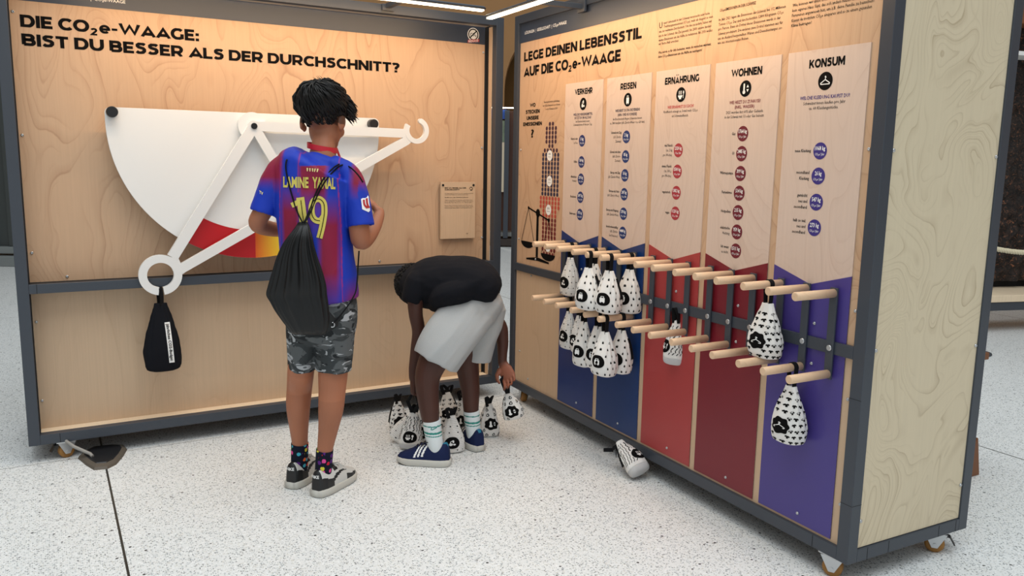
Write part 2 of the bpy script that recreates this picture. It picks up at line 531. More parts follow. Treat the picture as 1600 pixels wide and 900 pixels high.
def icon(kind):                                  # pictograms in a unit disc
    if kind == 'shirt':                          # coat hanger
        return stroke([(-0.08, 0.42), (0.0, 0.52), (0.09, 0.42), (0.0, 0.3), (0.0, 0.16)], 0.09) + stroke([(0, 0.16), (-0.62, -0.22), (-0.58, -0.34), (0.58, -0.34), (0.62, -0.22)], 0.1, True)
    if kind == 'home':                           # thermometer and arrows
        return [circ(-0.22, -0.42, 0.24), [(-0.35, -0.4), (-0.09, -0.4), (-0.09, 0.5), (-0.35, 0.5)], circ(-0.22, 0.5, 0.13), [(0.2, 0.12), (0.6, 0.12), (0.4, 0.46)], [(0.2, -0.1), (0.6, -0.1), (0.4, -0.44)]]
    if kind == 'food':                           # steaming bowl and spoon
        return [circ(-0.12, -0.08, 0.46, 0.42, 14, 180, 360), [(-0.36, -0.6), (0.12, -0.6), (0.12, -0.5), (-0.36, -0.5)]] + sum([stroke([(x, 0.02), (x + 0.05, 0.2), (x, 0.34), (x + 0.06, 0.52)], 0.09) for x in (-0.42, -0.16, 0.1)], []) + [circ(0.56, 0.3, 0.12, 0.22)] + stroke([(0.56, 0.12), (0.52, -0.5)], 0.09)
    if kind == 'travel':                         # suitcase
        return [[(-0.34, -0.52), (0.34, -0.52), (0.34, 0.3), (-0.34, 0.3)]] + stroke([(-0.16, 0.3), (-0.16, 0.56), (0.16, 0.56), (0.16, 0.3)], 0.09) + [circ(-0.2, -0.6, 0.08), circ(0.2, -0.6, 0.08)]
    return [circ(-0.2, -0.28, 0.24, 0.3), circ(0.26, -0.34, 0.2, 0.18), circ(0.12, 0.3, 0.12, 0.3)] + stroke([(-0.28, -0.05), (-0.18, 0.3), (0.1, 0.55)], 0.1)
def mark(kind):                                  # repeat mark printed on the bags
    if kind == 'shirt': return [[(-0.35, -0.6), (0.35, -0.6), (0.35, 0.05), (0.75, -0.1), (0.95, 0.35), (0.35, 0.7), (0.15, 0.55), (-0.15, 0.55), (-0.35, 0.7), (-0.95, 0.35), (-0.75, -0.1), (-0.35, 0.05)]]
    if kind == 'home': return stroke([(0, 0.8), (0.35, 0.35), (0.5, -0.15), (0.3, -0.6), (-0.3, -0.6), (-0.5, -0.15), (-0.35, 0.35)], 0.32, True)
    if kind == 'food': return stroke([(-0.25, -0.85), (0.25, 0.85)], 0.45)
    if kind == 'travel': return [[(-0.42, -0.55), (0.42, -0.55), (0.42, 0.4), (-0.42, 0.4)]] + stroke([(-0.2, 0.4), (-0.15, 0.7), (0.15, 0.7), (0.2, 0.4)], 0.2)
    return [circ(0, 0, 0.6, 0.6, 8)]
# heavy geometric capitals for the headings (unit capital height)
def _arc(cx, cy, rx, ry, a0, a1, n=14):
    return [(cx + rx * math.cos(math.radians(a0 + (a1 - a0) * i / n)), cy + ry * math.sin(math.radians(a0 + (a1 - a0) * i / n))) for i in range(n + 1)]
_h = .108
HEAVY = {   # width, strokes [(points, closed)]
 'I': (.22, [([(.11, 0), (.11, 1)], 0)]),
 'D': (.88, [([(.11, _h), (.11, 1 - _h), (.40, 1 - _h)] + _arc(.42, .5, .352, .392, 84, -84) + [(.40, _h)], 1)]),
 'E': (.70, [([(.11, 0), (.11, 1)], 0), ([(.11, 1 - _h), (.69, 1 - _h)], 0), ([(.11, .505), (.63, .505)], 0), ([(.11, _h), (.70, _h)], 0)]),
 'F': (.68, [([(.11, 0), (.11, 1)], 0), ([(.11, 1 - _h), (.68, 1 - _h)], 0), ([(.11, .46), (.62, .46)], 0)]),
 'C': (.86, [(_arc(.50, .5, .39, .40, 42, 318, 22), 0)]),
 'O': (1.02, [(_arc(.51, .5, .40, .40, 0, 345, 23), 1)]),
 'G': (.92, [(_arc(.50, .5, .39, .40, 44, 300, 20) + [(.80, .19), (.80, .50)], 0)]),
 'W': (1.46, [([(.10, 1.0), (.40, .10), (.73, .92), (1.06, .10), (1.36, 1.0)], 0)]),
 'V': (1.02, [([(.10, 1.0), (.51, .10), (.92, 1.0)], 0)]),
 'A': (1.04, [([(.10, 0), (.52, .90), (.94, 0)], 0), ([(.26, .26), (.78, .26)], 0)]),
 'B': (.82, [([(.11, _h), (.11, 1 - _h), (.44, 1 - _h)] + _arc(.46, .702, .20, .19, 84, -84, 8) + [(.44, .512), (.12, .512)], 0), ([(.11, .512), (.46, .512)] + _arc(.49, .31, .22, .202, 84, -84, 8) + [(.46, _h), (.11, _h)], 0)]),
 'S': (.76, [([(.655, .80), (.56, .875), (.42, .897), (.27, .875), (.165, .79), (.165, .68), (.24, .595), (.40, .55), (.54, .505), (.615, .41), (.61, .27), (.51, .15), (.36, .103), (.21, .125), (.085, .215)], 0)]),
 'T': (.78, [([(0, 1 - _h), (.78, 1 - _h)], 0), ([(.39, 0), (.39, 1)], 0)]),
 'U': (.90, [([(.11, 1.0), (.11, .45)] + _arc(.45, .44, .34, .335, 180, 360, 14) + [(.79, .45), (.79, 1.0)], 0)]),
 'L': (.66, [([(.11, 0), (.11, 1)], 0), ([(.11, _h), (.66, _h)], 0)]),
 'R': (.84, [([(.11, 0), (.11, 1 - _h), (.44, 1 - _h)] + _arc(.46, .64, .25, .252, 84, -84, 10) + [(.44, .388), (.11, .388)], 0), ([(.44, .40), (.70, 0.0)], 0)]),
 'H': (.86, [([(.11, 0), (.11, 1)], 0), ([(.75, 0), (.75, 1)], 0), ([(.11, .5), (.75, .5)], 0)]),
 'N': (.88, [([(.11, 0), (.11, 1)], 0), ([(.77, 0), (.77, 1)], 0), ([(.13, .93), (.75, .07)], 0)]),
 'K': (.88, [([(.11, 0), (.11, 1)], 0), ([(.14, .34), (.74, .98)], 0), ([(.38, .54), (.78, .02)], 0)]),
 'M': (1.06, [([(.11, 0), (.11, 1)], 0), ([(.95, 0), (.95, 1)], 0), ([(.13, .93), (.53, .28), (.93, .93)], 0)]),
 'e': (.74, [([(.15, .35), (.60, .35)] + _arc(.375, .36, .265, .27, 0, 318, 18), 0)]),
 '2': (.52, [([(.06, .50), (.14, .57), (.25, .59), (.36, .56), (.40, .47), (.36, .37), (.08, .08), (.46, .08)], 0)]),
 '-': (.42, [([(.02, .40), (.40, .40)], 0)]),
 ':': (.24, [([(.12, 0), (.12, .24)], 0), ([(.12, .46), (.12, .70)], 0)]),
 '?': (.72, [([(.06, .80), (.16, .875), (.31, .897), (.46, .87), (.55, .78), (.54, .66), (.46, .57), (.37, .49), (.345, .31)], 0), ([(.345, 0), (.345, .22)], 0)]),
}
def heavy(mb, s, u, z, cap, width, fn, m=0, align='L'):
    x = 0; P = []
    for ch in s:
        if ch == ' ': x += .30; continue
        uml = ch in 'ÄÖÜ'; sub = ch == '₂'
        w, st = HEAVY[{'Ä': 'A', 'Ö': 'O', 'Ü': 'U', '₂': '2'}.get(ch, ch)]
        k, dy, th = (1.0, 0, .255)
        if sub: k, dy, th = .92, -.22, .15
        if ch == 'e': th = .205
        if ch == '-': th = .19
        if ch == ':': th = .25
        for pts, cl in st:
            P += [[(x + a * k, (min(1.0, max(0.0, b)) if not sub else b) * k + dy) for a, b in q_] for q_ in stroke(pts, th / k, bool(cl))]
        if uml:
            for dx in (-.2, .2): P.append(circ(x + w / 2 + dx, 1.20, .10, n=12))
        x += w * k + (.085 if ch not in 'AWV' else .02)
    tot = x - .085; sx = width / tot
    o = {'L': 0, 'C': -width / 2}[align]
    polys(mb, [p for p in P], lambda a, b: fn(u + o + a * sx, z + b * cap), m)
# ------------------------------------------------------------------ the hall
def floor_mat():
    t = NT('terrazzo')
    v = t.coord()
    vo = t.n('ShaderNodeTexVoronoi'); vo.inputs['Scale'].default_value = 165; t.link(v, vo.inputs['Vector'])
    sp = t.n('ShaderNodeSeparateColor'); t.link(vo.outputs['Color'], sp.inputs[0])
    inside = t.math('LESS_THAN', vo.outputs['Distance'], t.math('MULTIPLY_ADD', sp.outputs[1], 0.35, 0.22))
    c = t.mix(t.noise(v, 1.3, 4), lin((222, 224, 223)), lin((238, 239, 238)))
    tone = t.ramp(sp.outputs[0], [(0.0, lin((66, 70, 72))), (0.09, lin((128, 134, 137))), (0.28, lin((178, 183, 186))), (0.52, lin((246, 247, 247))), (0.80, lin((206, 204, 196)))], 'CONSTANT')
    c = t.mix(t.math('MULTIPLY', inside, 0.85), c, tone)
    vb = t.n('ShaderNodeTexVoronoi'); vb.inputs['Scale'].default_value = 46; t.link(v, vb.inputs['Vector'])
    sb = t.n('ShaderNodeSeparateColor'); t.link(vb.outputs['Color'], sb.inputs[0])
    chip = t.math('MULTIPLY', t.math('LESS_THAN', vb.outputs['Distance'], 0.22), t.math('GREATER_THAN', sb.outputs[0], 0.94))
    c = t.mix(chip, c, lin((38, 38, 38)))
    xyz = t.n('ShaderNodeSeparateXYZ'); t.link(v, xyz.inputs[0])
    def joint(o, w):
        p = t.math('MODULO', t.math('ADD', o, 36.0 + 1.8), 3.6)
        return t.math('LESS_THAN', t.math('ABSOLUTE', t.math('SUBTRACT', p, 1.8)), w)
    c = t.mix(joint(xyz.outputs[1], 0.0022), c, lin((110, 110, 108)))
    c = t.mix(joint(xyz.outputs[0], 0.0040), c, lin((52, 50, 46)))
    t.base(c)
    return t.pr(0.32, 0, 0.35)
fo = PA.u * 0.157 + PA.n * 3.80
f = MB(); f.box((-18, -14, -0.1), (18, 18, 0)).v
floor = f.build('floor', floor_mat())
floor.matrix_basis = Matrix.Translation((fo.x, fo.y, 0)) @ Matrix.Rotation(PA.yaw, 4, 'Z')
tag(floor, 'pale speckled terrazzo floor in large slabs with dark joints', 'floor', kind='structure')
PLASTER = plain('ochre_plaster', (176, 134, 92), 0.9, 0, 0.2, 0.06, 3)
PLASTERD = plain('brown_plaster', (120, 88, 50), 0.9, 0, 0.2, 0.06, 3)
def arch_loop(cx, half, spring, n=24):
    return [(cx + half, 0.5)] + [(cx + half * math.cos(math.pi * i / n), spring + half * math.sin(math.pi * i / n)) for i in range(n + 1)] + [(cx - half, 0.5)]
# back wall with round-headed openings
BY = 15.0
def bw(px, py): P = at(px, py, BY); return P.x, P.z
b = MB()
outl = [(-12, 0), (14, 0), (14, 8), (-12, 8)]
ax_, _ = bw(845, 100)
b.prism([outl, arch_loop(1.15, 1.35, 2.55), arch_loop(-3.6, 1.35, 2.55), arch_loop(5.9, 1.35, 2.55), [(-5.3, 4.9), (-1.3, 4.9), (-1.3, 7), (-5.3, 7)]], BY, BY + 0.5)
wb = b.build('wall_back', PLASTER)
tag(wb, 'ochre plastered back wall of the hall with round arches', 'wall', kind='structure')
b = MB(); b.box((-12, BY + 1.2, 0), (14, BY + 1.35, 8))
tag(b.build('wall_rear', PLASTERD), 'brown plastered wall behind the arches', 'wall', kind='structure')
b = MB(); b.box((-12.3, -6, 0), (-12, BY + 1.3, 7)); tag(b.build('wall_left', PLASTER), 'ochre plastered left side wall of the hall', 'wall', kind='structure')
b = MB(); b.box((14, -6, 0), (14.3, BY + 1.3, 7)); tag(b.build('wall_right', PLASTER), 'ochre plastered right side wall of the hall', 'wall', kind='structure')
wn = MB(); wn.box((-5.3, BY + 0.2, 4.9), (-1.3, BY + 0.24, 7))
wf = wn.build('window_1', plain('frosted_glass', (214, 220, 212), 0.25)); tag(wf, 'pale frosted window high in the back wall', 'window', kind='structure')
q = MB()
for x in (-5.3, -3.3, -1.34): q.box((x, BY + 0.12, 4.9), (x + 0.05, BY + 0.2, 7))
q.box((-5.3, BY + 0.12, 4.9), (-1.3, BY + 0.2, 4.96))
q.build('window_frame', FRAME, wf)
# thin dark pole of the hall's roof behind the left exhibit
# dark glazed door at the far left
P0 = onfloor(8, 414)
GREYDOOR = plain('dark_green_grey_metal', (62, 68, 68), 0.45, 0, 0.4, 0.08, 8)
d = MB()
d.box((P0.x - 1.6, P0.y, 0.22), (P0.x + 0.9, P0.y + 0.08, 3.4), 0)
for i in range(11):
    x = P0.x - 1.55 + i * 0.235
    d.box((x, P0.y - 0.05, 0.22), (x + 0.07, P0.y, 3.4), 0)
dd = d.build('door_1', GREYDOOR, bevel=0.004); tag(dd, 'dark grey ribbed metal door beyond the left exhibit wall', 'door', kind='structure')
d = MB(); d.box((P0.x - 1.6, P0.y - 0.14, 0.0), (P0.x + 0.9, P0.y + 0.1, 0.12)); d.box((P0.x - 1.6, P0.y - 0.09, 0.14), (P0.x + 0.9, P0.y + 0.1, 0.22))
d.build('door_sill', plain('grey_stone_plinth', (120, 126, 126), 0.5), dd, bevel=0.01)

# booth seen through the gap between the two exhibit walls
G = onfloor(790, 386); gy = G.y
def gx(px, py, Y=None): return at(px, py, Y or gy)
booth = thing('exhibition_booth', 'dark brown wooden booth with cream board and light bar behind the gap', 'booth', (G.x, gy, 0))
def bbox(name, x0, y0, x1, y1, th, matl, dy=0.0, par=booth, **k):
    a, c = gx(x0, y0, gy + dy), gx(x1, y1, gy + dy)
    q = MB(); q.box((a.x - G.x, dy, c.z), (c.x - G.x, dy + th, a.z)); return q.build(name, matl, par, **k)
bbox('back_panel', 740, 172, 880, 362, 0.06, plain('dark_stained_wood', (74, 40, 24), 0.5, 0, 0.4, 0.2, 20), 0.10)
bbox('cream_board', 768, 222, 790, 300, 0.03, plain('cream_board', (222, 204, 176), 0.6), 0.0)
bbox('picture', 768, 188, 792, 222, 0.03, None or plain('garden_picture', (120, 130, 110), 0.6, 0, .3, 0.6, 14), 0.0)
bbox('blue_sign', 768, 171, 792, 186, 0.03, plain('blue_sign', (24, 70, 150), 0.5), 0.0)
bbox('post', 789, 172, 793, 372, 0.06, FRAME, -0.02)
lb = NT('warm_tube'); lb.b.inputs['Emission Color'].default_value = (1, 0.9, 0.72, 1); lb.b.inputs['Emission Strength'].default_value = 4.0
bbox('light_bar', 762, 167, 840, 170, 0.05, lb.m, -0.05)
bbox('base', 730, 372, 900, 386, 0.5, plain('brown_black_base', (52, 40, 34), 0.5), 0.0)
bbox('step', 735, 362, 890, 371, 0.35, plain('grey_step', (120, 120, 118), 0.5), 0.05)
tr = MB(); a = onfloor(740, 378.5); c = onfloor(860, 400)
# pale floor strip in front of the booth
s0, s1 = onfloor(770, 384), onfloor(815, 397)
tr = MB(); dv = (s1 - s0).normalized(); nv = Vector((-dv.y, dv.x, 0)) * 0.05
tr.add([s0 - nv + Vector((0, 0, .002)), s1 - nv + Vector((0, 0, .002)), s1 + nv + Vector((0, 0, .002)), s0 + nv + Vector((0, 0, .002))], [(0, 1, 2, 3)])
tag(tr.build('trim_1', plain('pale_strip', (236, 236, 234), 0.5)), 'pale strip set in the floor behind the gap', 'floor strip', kind='structure')

# display case at the far right, filled with dark bark
R0 = onfloor(1592, 503)
case = thing('display_case', 'dark display case filled with brown bark beyond the right exhibit wall', 'display case', (R0.x, R0.y, 0), PB.yaw + math.pi / 2 - 0.25)
def bark():
    t = NT('brown_bark')
    v = t.coord()
    vo = t.n('ShaderNodeTexVoronoi', feature='F1'); vo.inputs['Scale'].default_value = 28; t.link(t.coord((1, 1, 0.6)), vo.inputs['Vector'])
    n_ = t.noise(v, 40, 4, 0.6, 1.0)
    t.base(t.ramp(n_, [(0.38, lin((14, 11, 10))), (0.58, lin((50, 34, 26))), (0.72, lin((150, 96, 66)))]))
    t.bump(n_, 1.0, 0.02)
    return t.pr(0.7)
BARK = bark()
q = MB()
nx, nz = 60, 90
vs = []
for j in range(nz + 1):
    for i in range(nx + 1):
        x = -0.55 + 1.5 * i / nx; z = 0.36 + 2.04 * j / nz
        vs.append((x, -0.02 + 0.05 * noise.fractal(Vector((x * 14, z * 10, 2)), 1, 2, 3), z))
fs = [(j * (nx + 1) + i, j * (nx + 1) + i + 1, (j + 1) * (nx + 1) + i + 1, (j + 1) * (nx + 1) + i) for j in range(nz) for i in range(nx)]
q.add(vs, fs, 0, True)
q.build('bark_fill', BARK, case)
q = MB(); q.box((-0.7, 0.06, 0.2), (1.3, 0.12, 2.9)); q.build('back_board', DARK, case)
for x in (0.10, 0.62): 
    q = MB(); q.box((x, -0.12, 0.3), (x + 0.06, 0.0, 2.4)); q.build('post', BLACKP, case, bevel=0.004)
for x in (-0.62, 0.2, 0.98):
    q = MB(); q.box((x, -0.16, 0.3), (x + 0.07, -0.12, 1.02)); q.build('wood_upright', WOOD_E, case, bevel=0.003)
q = MB(); q.box((-0.8, -0.35, 0.245), (1.5, 0.12, 0.30)); q.build('shelf', WOOD_E, case, bevel=0.004)
q = MB(); q.box((-0.8, -0.34, 0.175), (1.5, 0.12, 0.243)); q.build('base_rail', FRAME, case, bevel=0.004)
for x in (-0.7, 1.3):
    q = MB(); q.box((x, -0.25, 0.0), (x + 0.08, 0.1, 0.175)); q.build('foot', BROWNW, case)
q = MB(); q.box((-0.8, -0.20, 2.4), (1.5, 0.12, 2.62)); q.build('header', BROWNW, case)
q = MB(); q.box((-0.8, -0.28, 2.15), (1.5, -0.05, 2.18)); q.build('white_rail', WHITE, case)
# rope barrier in front of it
ROPE = fabric('natural_rope', (206, 194, 166), 0.9, 0.2, 200, 0.6)
rp = thing('rope', 'natural twisted rope strung in front of the bark display case', 'rope', (0, 0, 0))
q = MB(); ra, rb_ = at(1540, 386, 5.6), at(1660, 394, 5.35)
for k in range(3):
    pts = []
    for i in range(70):
        t_ = i / 69; p = ra.lerp(rb_, t_) + Vector((0, 0, -0.02 * math.sin(math.pi * t_)))
        a = t_ * 60 + k * 2.094
        pts.append(p + Vector((0, math.cos(a), math.sin(a))) * 0.009)
    q.tube(pts, 0.010, 6)
q.build('rope_strands', ROPE, rp)
for p in (ra, rb_):
    q = MB(); q.tube([Vector((p.x, p.y, 0)), Vector((p.x, p.y, p.z + 0.04))], 0.018, 14); q.tube([Vector((p.x, p.y, 0)), Vector((p.x, p.y, 0.012))], 0.11, 20)
    q.build('rope_post', FRAME, rp)
# brown wooden stand leaning out behind the right exhibit wall
w0 = onfloor(1519, 745)
st = thing('wooden_stand', 'reddish brown wooden stand peeking out behind the right exhibit wall', 'stand', (w0.x, w0.y, 0), PB.yaw + math.pi / 2)
q = MB(); q.add([(-0.06, 0, 0), (0.05, 0, 0), (0.05, 0.3, 0), (-0.06, 0.3, 0), (-0.06, 0.0, 0.06), (0.015, 0.0, 0.17), (0.015, 0.3, 0.17), (-0.06, 0.3, 0.06)], [(3, 2, 1, 0), (0, 1, 5, 4), (1, 2, 6, 5), (2, 3, 7, 6), (3, 0, 4, 7), (4, 5, 6, 7)])
q.build('foot_wedge', BROWNW, st, bevel=0.003)
q = MB(); q.box((-0.06, 0.12, 0.1), (-0.02, 0.18, 0.82)); q.build('upright', BROWNW, st, bevel=0.003)
wt = at(1541, 577, w0.y + 0.15)
q = MB(); q.box((-0.06, 0.02, 0.5), (0.06, 0.26, 0.53)); q.build('tray', BROWNW, st, bevel=0.003)

# ------------------------------------------------------------------ exhibit walls
def frame_post(par, x, y, z0=ZB, z1=ZT, w=0.043):
    q = MB(); q.box((x, y, z0), (x + w, y + w, z1)); return q.build('frame_post', FRAME, par, bevel=0.0015)
def frame_rail(par, a, b):
    q = MB(); q.box(a, b); return q.build('frame_rail', FRAME, par, bevel=0.0015)
def screw(par, u, z, dep, r=0.006, ax='y', m=None):
    q = MB(); n = Vector((0, -1, 0)) if ax == 'y' else Vector((1, 0, 0))
    x, y = basis(n); c = Vector((u, dep, z)) if ax == 'y' else Vector((dep, u, z))
    R = []
    for r_, h in ((r, 0), (r, r * 0.35), (r * 0.75, r * 0.7), (r * 0.35, r * 0.75), (r * 0.3, r * 0.4)):
        R.append([c + n * h + x * (r_ * math.cos(2 * math.pi * k / 12)) + y * (r_ * math.sin(2 * math.pi * k / 12)) for k in range(12)])
    q.rings(R); return q.build('screw', m or STEEL, par)
def caster(par, x, y, axis=(0, 1, 0), brake=False):
    ax = Vector(axis).normalized(); sd = Vector((-ax.y, ax.x, 0))
    q = MB(); q.box((x - 0.034, y - 0.032, ZB - 0.005), (x + 0.034, y + 0.032, ZB - 0.0005))
    for s in (-1, 1):
        c = Vector((x, y, 0)) + ax * (s * 0.021)
        fn = lambda u, z, d, c=c: c + sd * u + ax * (d) + Vector((0, 0, z))
        q.prism([[(-0.036, ZB - 0.005), (-0.009, 0.020), (0.009, 0.020), (0.036, ZB - 0.005)]], -0.0015, 0.0015, fn)
    o = q.build('caster', STEEL, par)
    q = MB(); c = Vector((x, y, 0.031))
    R = []
    for t_, r in ((-0.015, 0.018), (-0.015, 0.026), (-0.010, 0.031), (0.010, 0.031), (0.015, 0.026), (0.015, 0.018)):
        bx_, by_ = sd, Vector((0, 0, 1))
        R.append([c + ax * t_ + bx_ * (r * math.cos(2 * math.pi * k / 28)) + by_ * (r * math.sin(2 * math.pi * k / 28)) for k in range(28)])
    q.rings(R); q.build('wheel', TIRE, o)
    q = MB(); q.tube([c - ax * 0.025, c + ax * 0.025], 0.006, 10); q.build('axle', STEEL, o)
    if brake:
        q = MB(); q.ribbon([c + sd * 0.02 + Vector((0, 0, 0.036)), c + sd * 0.045 + Vector((0, 0, 0.03)), c + sd * 0.06 + Vector((0, 0, 0.005))], ax, 0.024, 0.004); q.build('brake_lever', BLACKP, o)
    return o
def exhibit_frame(par, back_lower=True):
    w = 0.043; D = DEPTH
    for x in (0, AW - w):
        for y in (0, D - w): frame_post(par, x, y, w=w)
    for y in (0, D - w):
        frame_rail(par, (w, y, ZB), (AW - w, y + w, ZB + 0.042))
        frame_rail(par, (w, y, ZT - 0.042), (AW - w, y + w, ZT))
    for x in (0, AW - w):
        frame_rail(par, (x, w, ZB), (x + w, D - w, ZB + 0.042)); frame_rail(par, (x, w, ZT - 0.042), (x + w, D - w, ZT))
    frame_rail(par, (w, 0.0, ZR0), (AW - w, 0.02, ZR1))
    q = MB(); q.box((w, D - 0.03, ZB + 0.042), (AW - w, D - 0.012, ZT - 0.042)); q.build('back_panel', WOOD_C, par)
    q = MB(); q.box((w, w, ZB + 0.02), (AW - w, D - w, ZB + 0.038)); q.build('floor_board', DARK, par)
def seam(par, pts):
    pass

# ---- left exhibit: the balance board
EA = thing('exhibit_wall', 'wheeled plywood exhibit wall carrying the white balance scale', 'exhibit wall', PA.o, PA.yaw)
exhibit_frame(EA)
q = MB(); q.box((0.043, RA, ZR0 + 0.015), (2.192, RA + 0.018, 1.888)); q.build('plywood_panel', WOOD_A, EA)
q = MB(); q.box((0.043, RA, 0.112), (2.192, RA + 0.018, ZR0 + 0.013)); q.build('plywood_panel', WOOD_L, EA)
q = MB(); q.box((0.043, RA - 0.001, 1.888), (2.192, RA + 0.018, 1.985)); q.build('header_panel', HEADER, EA)
q = MB(); q.box((0.045, 0.043, 0.100), (2.19, RA - 0.0005, 0.118)); q.build('lower_ledge', WOOD_E, EA)
q = MB(); q.box((2.1905, 0.043, 0.119), (2.1945, 0.075, 1.972)); q.build('side_liner', WOOD_L, EA)
q = MB(); q.box((0.045, 0.043, 1.974), (2.174, RA - 0.012, 1.986)); q.build('upper_liner', plain('grey_liner', (190, 178, 160), 0.5), EA)
q = MB(); q.box((0.043, 0.02, ZR0 + 0.004), (2.192, RA, ZR1 - 0.004)); q.build('rail_filler', DARK, EA)
q = MB(); q.box((0.0435, 0.03, 0.119), (0.047, RA + 0.01, 1.985)); q.build('shadow_gap_strip', DARK, EA)
q = MB(); q.box((2.1905, 0.0755, 0.119), (2.1945, RA + 0.018, 1.985)); q.build('shadow_gap_strip', DARK, EA)
q = MB(); q.box((2.1795, RA - 0.0012, 0.119), (2.1905, RA - 0.0002, 1.985)); q.build('shadow_gap_strip', DARK, EA)
for p in ((20, 18), (35, 211), (50, 395), (105, 432), (57, 503), (66, 626), (755, 82), (753, 231), (753, 371), (593, 408), (270, 452)):
    u, z = PA.at(*p, RA)
    screw(EA, u, z, RA)
q = MB()
for x in (0.115, ): q.box((x, -0.0004, ZB + 0.001), (x + 0.0022, 0.0, ZB + 0.041)); q.box((x - .045, -0.0004, ZR0), (x + 0.0022 - .045, 0.0, ZR1))
q.build('frame_joint', DARK, EA)
caster(EA, 0.135, 0.034, (-0.3, 1, 0), True); caster(EA, 2.08, 0.06, (0.5, 1, 0)); caster(EA, 0.15, 0.53, (0.3, 1, 0)); caster(EA, 2.08, 0.53, (0.2, 1, 0))
def hfit(mb, pl, s, bl, br, tp, dep):
    u0, z0 = pl.at(*bl, dep); u1, z1 = pl.at(*br, dep); _, zt_ = pl.at(*tp, dep)
    heavy(mb, s, u0, (z0 + z1) / 2, zt_ - z0, u1 - u0, lambda a, b: (a, dep, b))
def fit(mb, pl, s, bl, br, tp, dep, bold=0.0, m=0, align='L', res=2):
    u0, z0 = pl.at(*bl, dep); u1, z1 = pl.at(*br, dep); _, zt_ = pl.at(*tp, dep)
    text(mb, s, u0, (z0 + z1) / 2, zt_ - z0, u1 - u0, align, bold, lambda a, b: (a, dep, b), m, 1.0, res)
q = MB()
hfit(q, PA, 'DIE CO₂e-WAAGE:', (32.5, 43), (311, 63.5), (31, 23.5), RA - 0.001)
hfit(q, PA, 'BIST DU BESSER ALS DER DURCHSCHNITT?', (35, 72.5), (625, 112.5), (33.2, 53.5), RA - 0.001)
q.build('heading_text', BLACK, EA)
q = MB(); u, z = PA.at(196, 6.5, RA - 0.002); text(q, 'LÖSUNGEN  |  GESELLSCHAFT  |  CO₂e-WAAGE', u, z + 0.002, 0.0125, None, 'R', 0.006, lambda a, b: (a, RA - 0.002, b)); q.build('header_text', WPRINT, EA)
# round sticker
u, z = PA.at(739.5, 54, RA - 0.002); q = MB(); fn = lambda a, b, d=RA - 0.002: (u + a * 0.034, d, z + b * 0.034)
polys(q, [circ(0, 0, 1.0)], fn, 0)
f2 = lambda a, b: fn(a, b, RA - 0.0026)
polys(q, stroke(circ(0, 0, 0.78, n=28), 0.16, True), f2, 1)
text(q, 'CO₂', -0.52, -0.22, 0.42, 1.04, 'L', 0.02, f2, 1)
polys(q, stroke([(-0.55, -0.5), (0.55, 0.55)], 0.16), lambda a, b: fn(a, b, RA - 0.003), 1)
polys(q, [[(-0.98, -1.28), (1.0, -1.02), (1.04, -0.58), (-0.94, -0.84)]], lambda a, b: fn(a, b, RA - 0.0032), 2)
text(q, 'REDUCE!', -0.85, -1.12, 0.32, 1.7, 'L', 0.02, lambda a, b: fn(a, b + a * 0.13, RA - 0.0038), 0)
q.build('reduce_sticker', [WPRINT, BLACK, REDP], EA)

# light bars on arms in front of both walls
LED = NT('led_diffuser'); LED.base((1, 0.9, 0.75, 1)); LED.b.inputs['Emission Color'].default_value = (1, 0.86, 0.62, 1); LED.b.inputs['Emission Strength'].default_value = 6.0
def light_bar(pl, label, z, arms, u0=0.27, u1=1.966):
    r = thing('light_bar', label, 'lamp', pl.o, pl.yaw, 'light bars above the exhibit walls')
    y = -0.28
    q = MB()
    R = []
    for x, k in ((u0 - 0.012, 0.5), (u0, 1.0), (u1, 1.0), (u1 + 0.012, 0.5)):
        R.append([(x, y + 0.02 * k * math.cos(a), z + 0.010 + 0.010 * k * math.sin(a)) for a in [2 * math.pi * i / 16 for i in range(16)]])
    q.rings(R); q.build('housing', FRAME, r)
    q = MB(); q.box((u0, y - 0.014, z - 0.004), (u1, y + 0.014, z + 0.003)); q.build('diffuser', LED.m, r)
    for a in arms:
        q = MB(); q.box((a - 0.012, y, z + 0.012), (a + 0.012, 0.0, z + 0.034)); q.box((a - 0.03, -0.012, z + 0.0), (a + 0.03, 0.0, min(ZT, z + 0.05)))
        q.build('arm', FRAME, r, bevel=0.002)
    l = bpy.data.lights.new('lamp_light', 'AREA'); l.shape = 'RECTANGLE'; l.size = u1 - u0 - 0.04; l.size_y = 0.02
    l.energy = LED_POWER; l.color = LED_COLOR
    o = bpy.data.objects.new('lamp_light', l); COL.objects.link(o); o.parent = r
    o.location = ((u0 + u1) / 2, y + 0.006, z - 0.008)
    o.rotation_euler = Vector((0, 0.62, -0.78)).to_track_quat('-Z', 'X').to_euler()
    d = Vector((0, 0.62, -0.78)).normalized(); zz = -d; xx = Vector((1, 0, 0)); yy = zz.cross(xx)
    o.rotation_euler = Matrix((xx, yy, zz)).transposed().to_euler()
    return r
light_bar(PA, 'slim warm light bar on arms above the balance scale wall', 1.985, (0.62, 1.60))
light_bar(PB, 'slim warm light bar on arms above the wall of coloured banners', 1.945, (0.64, 1.60))

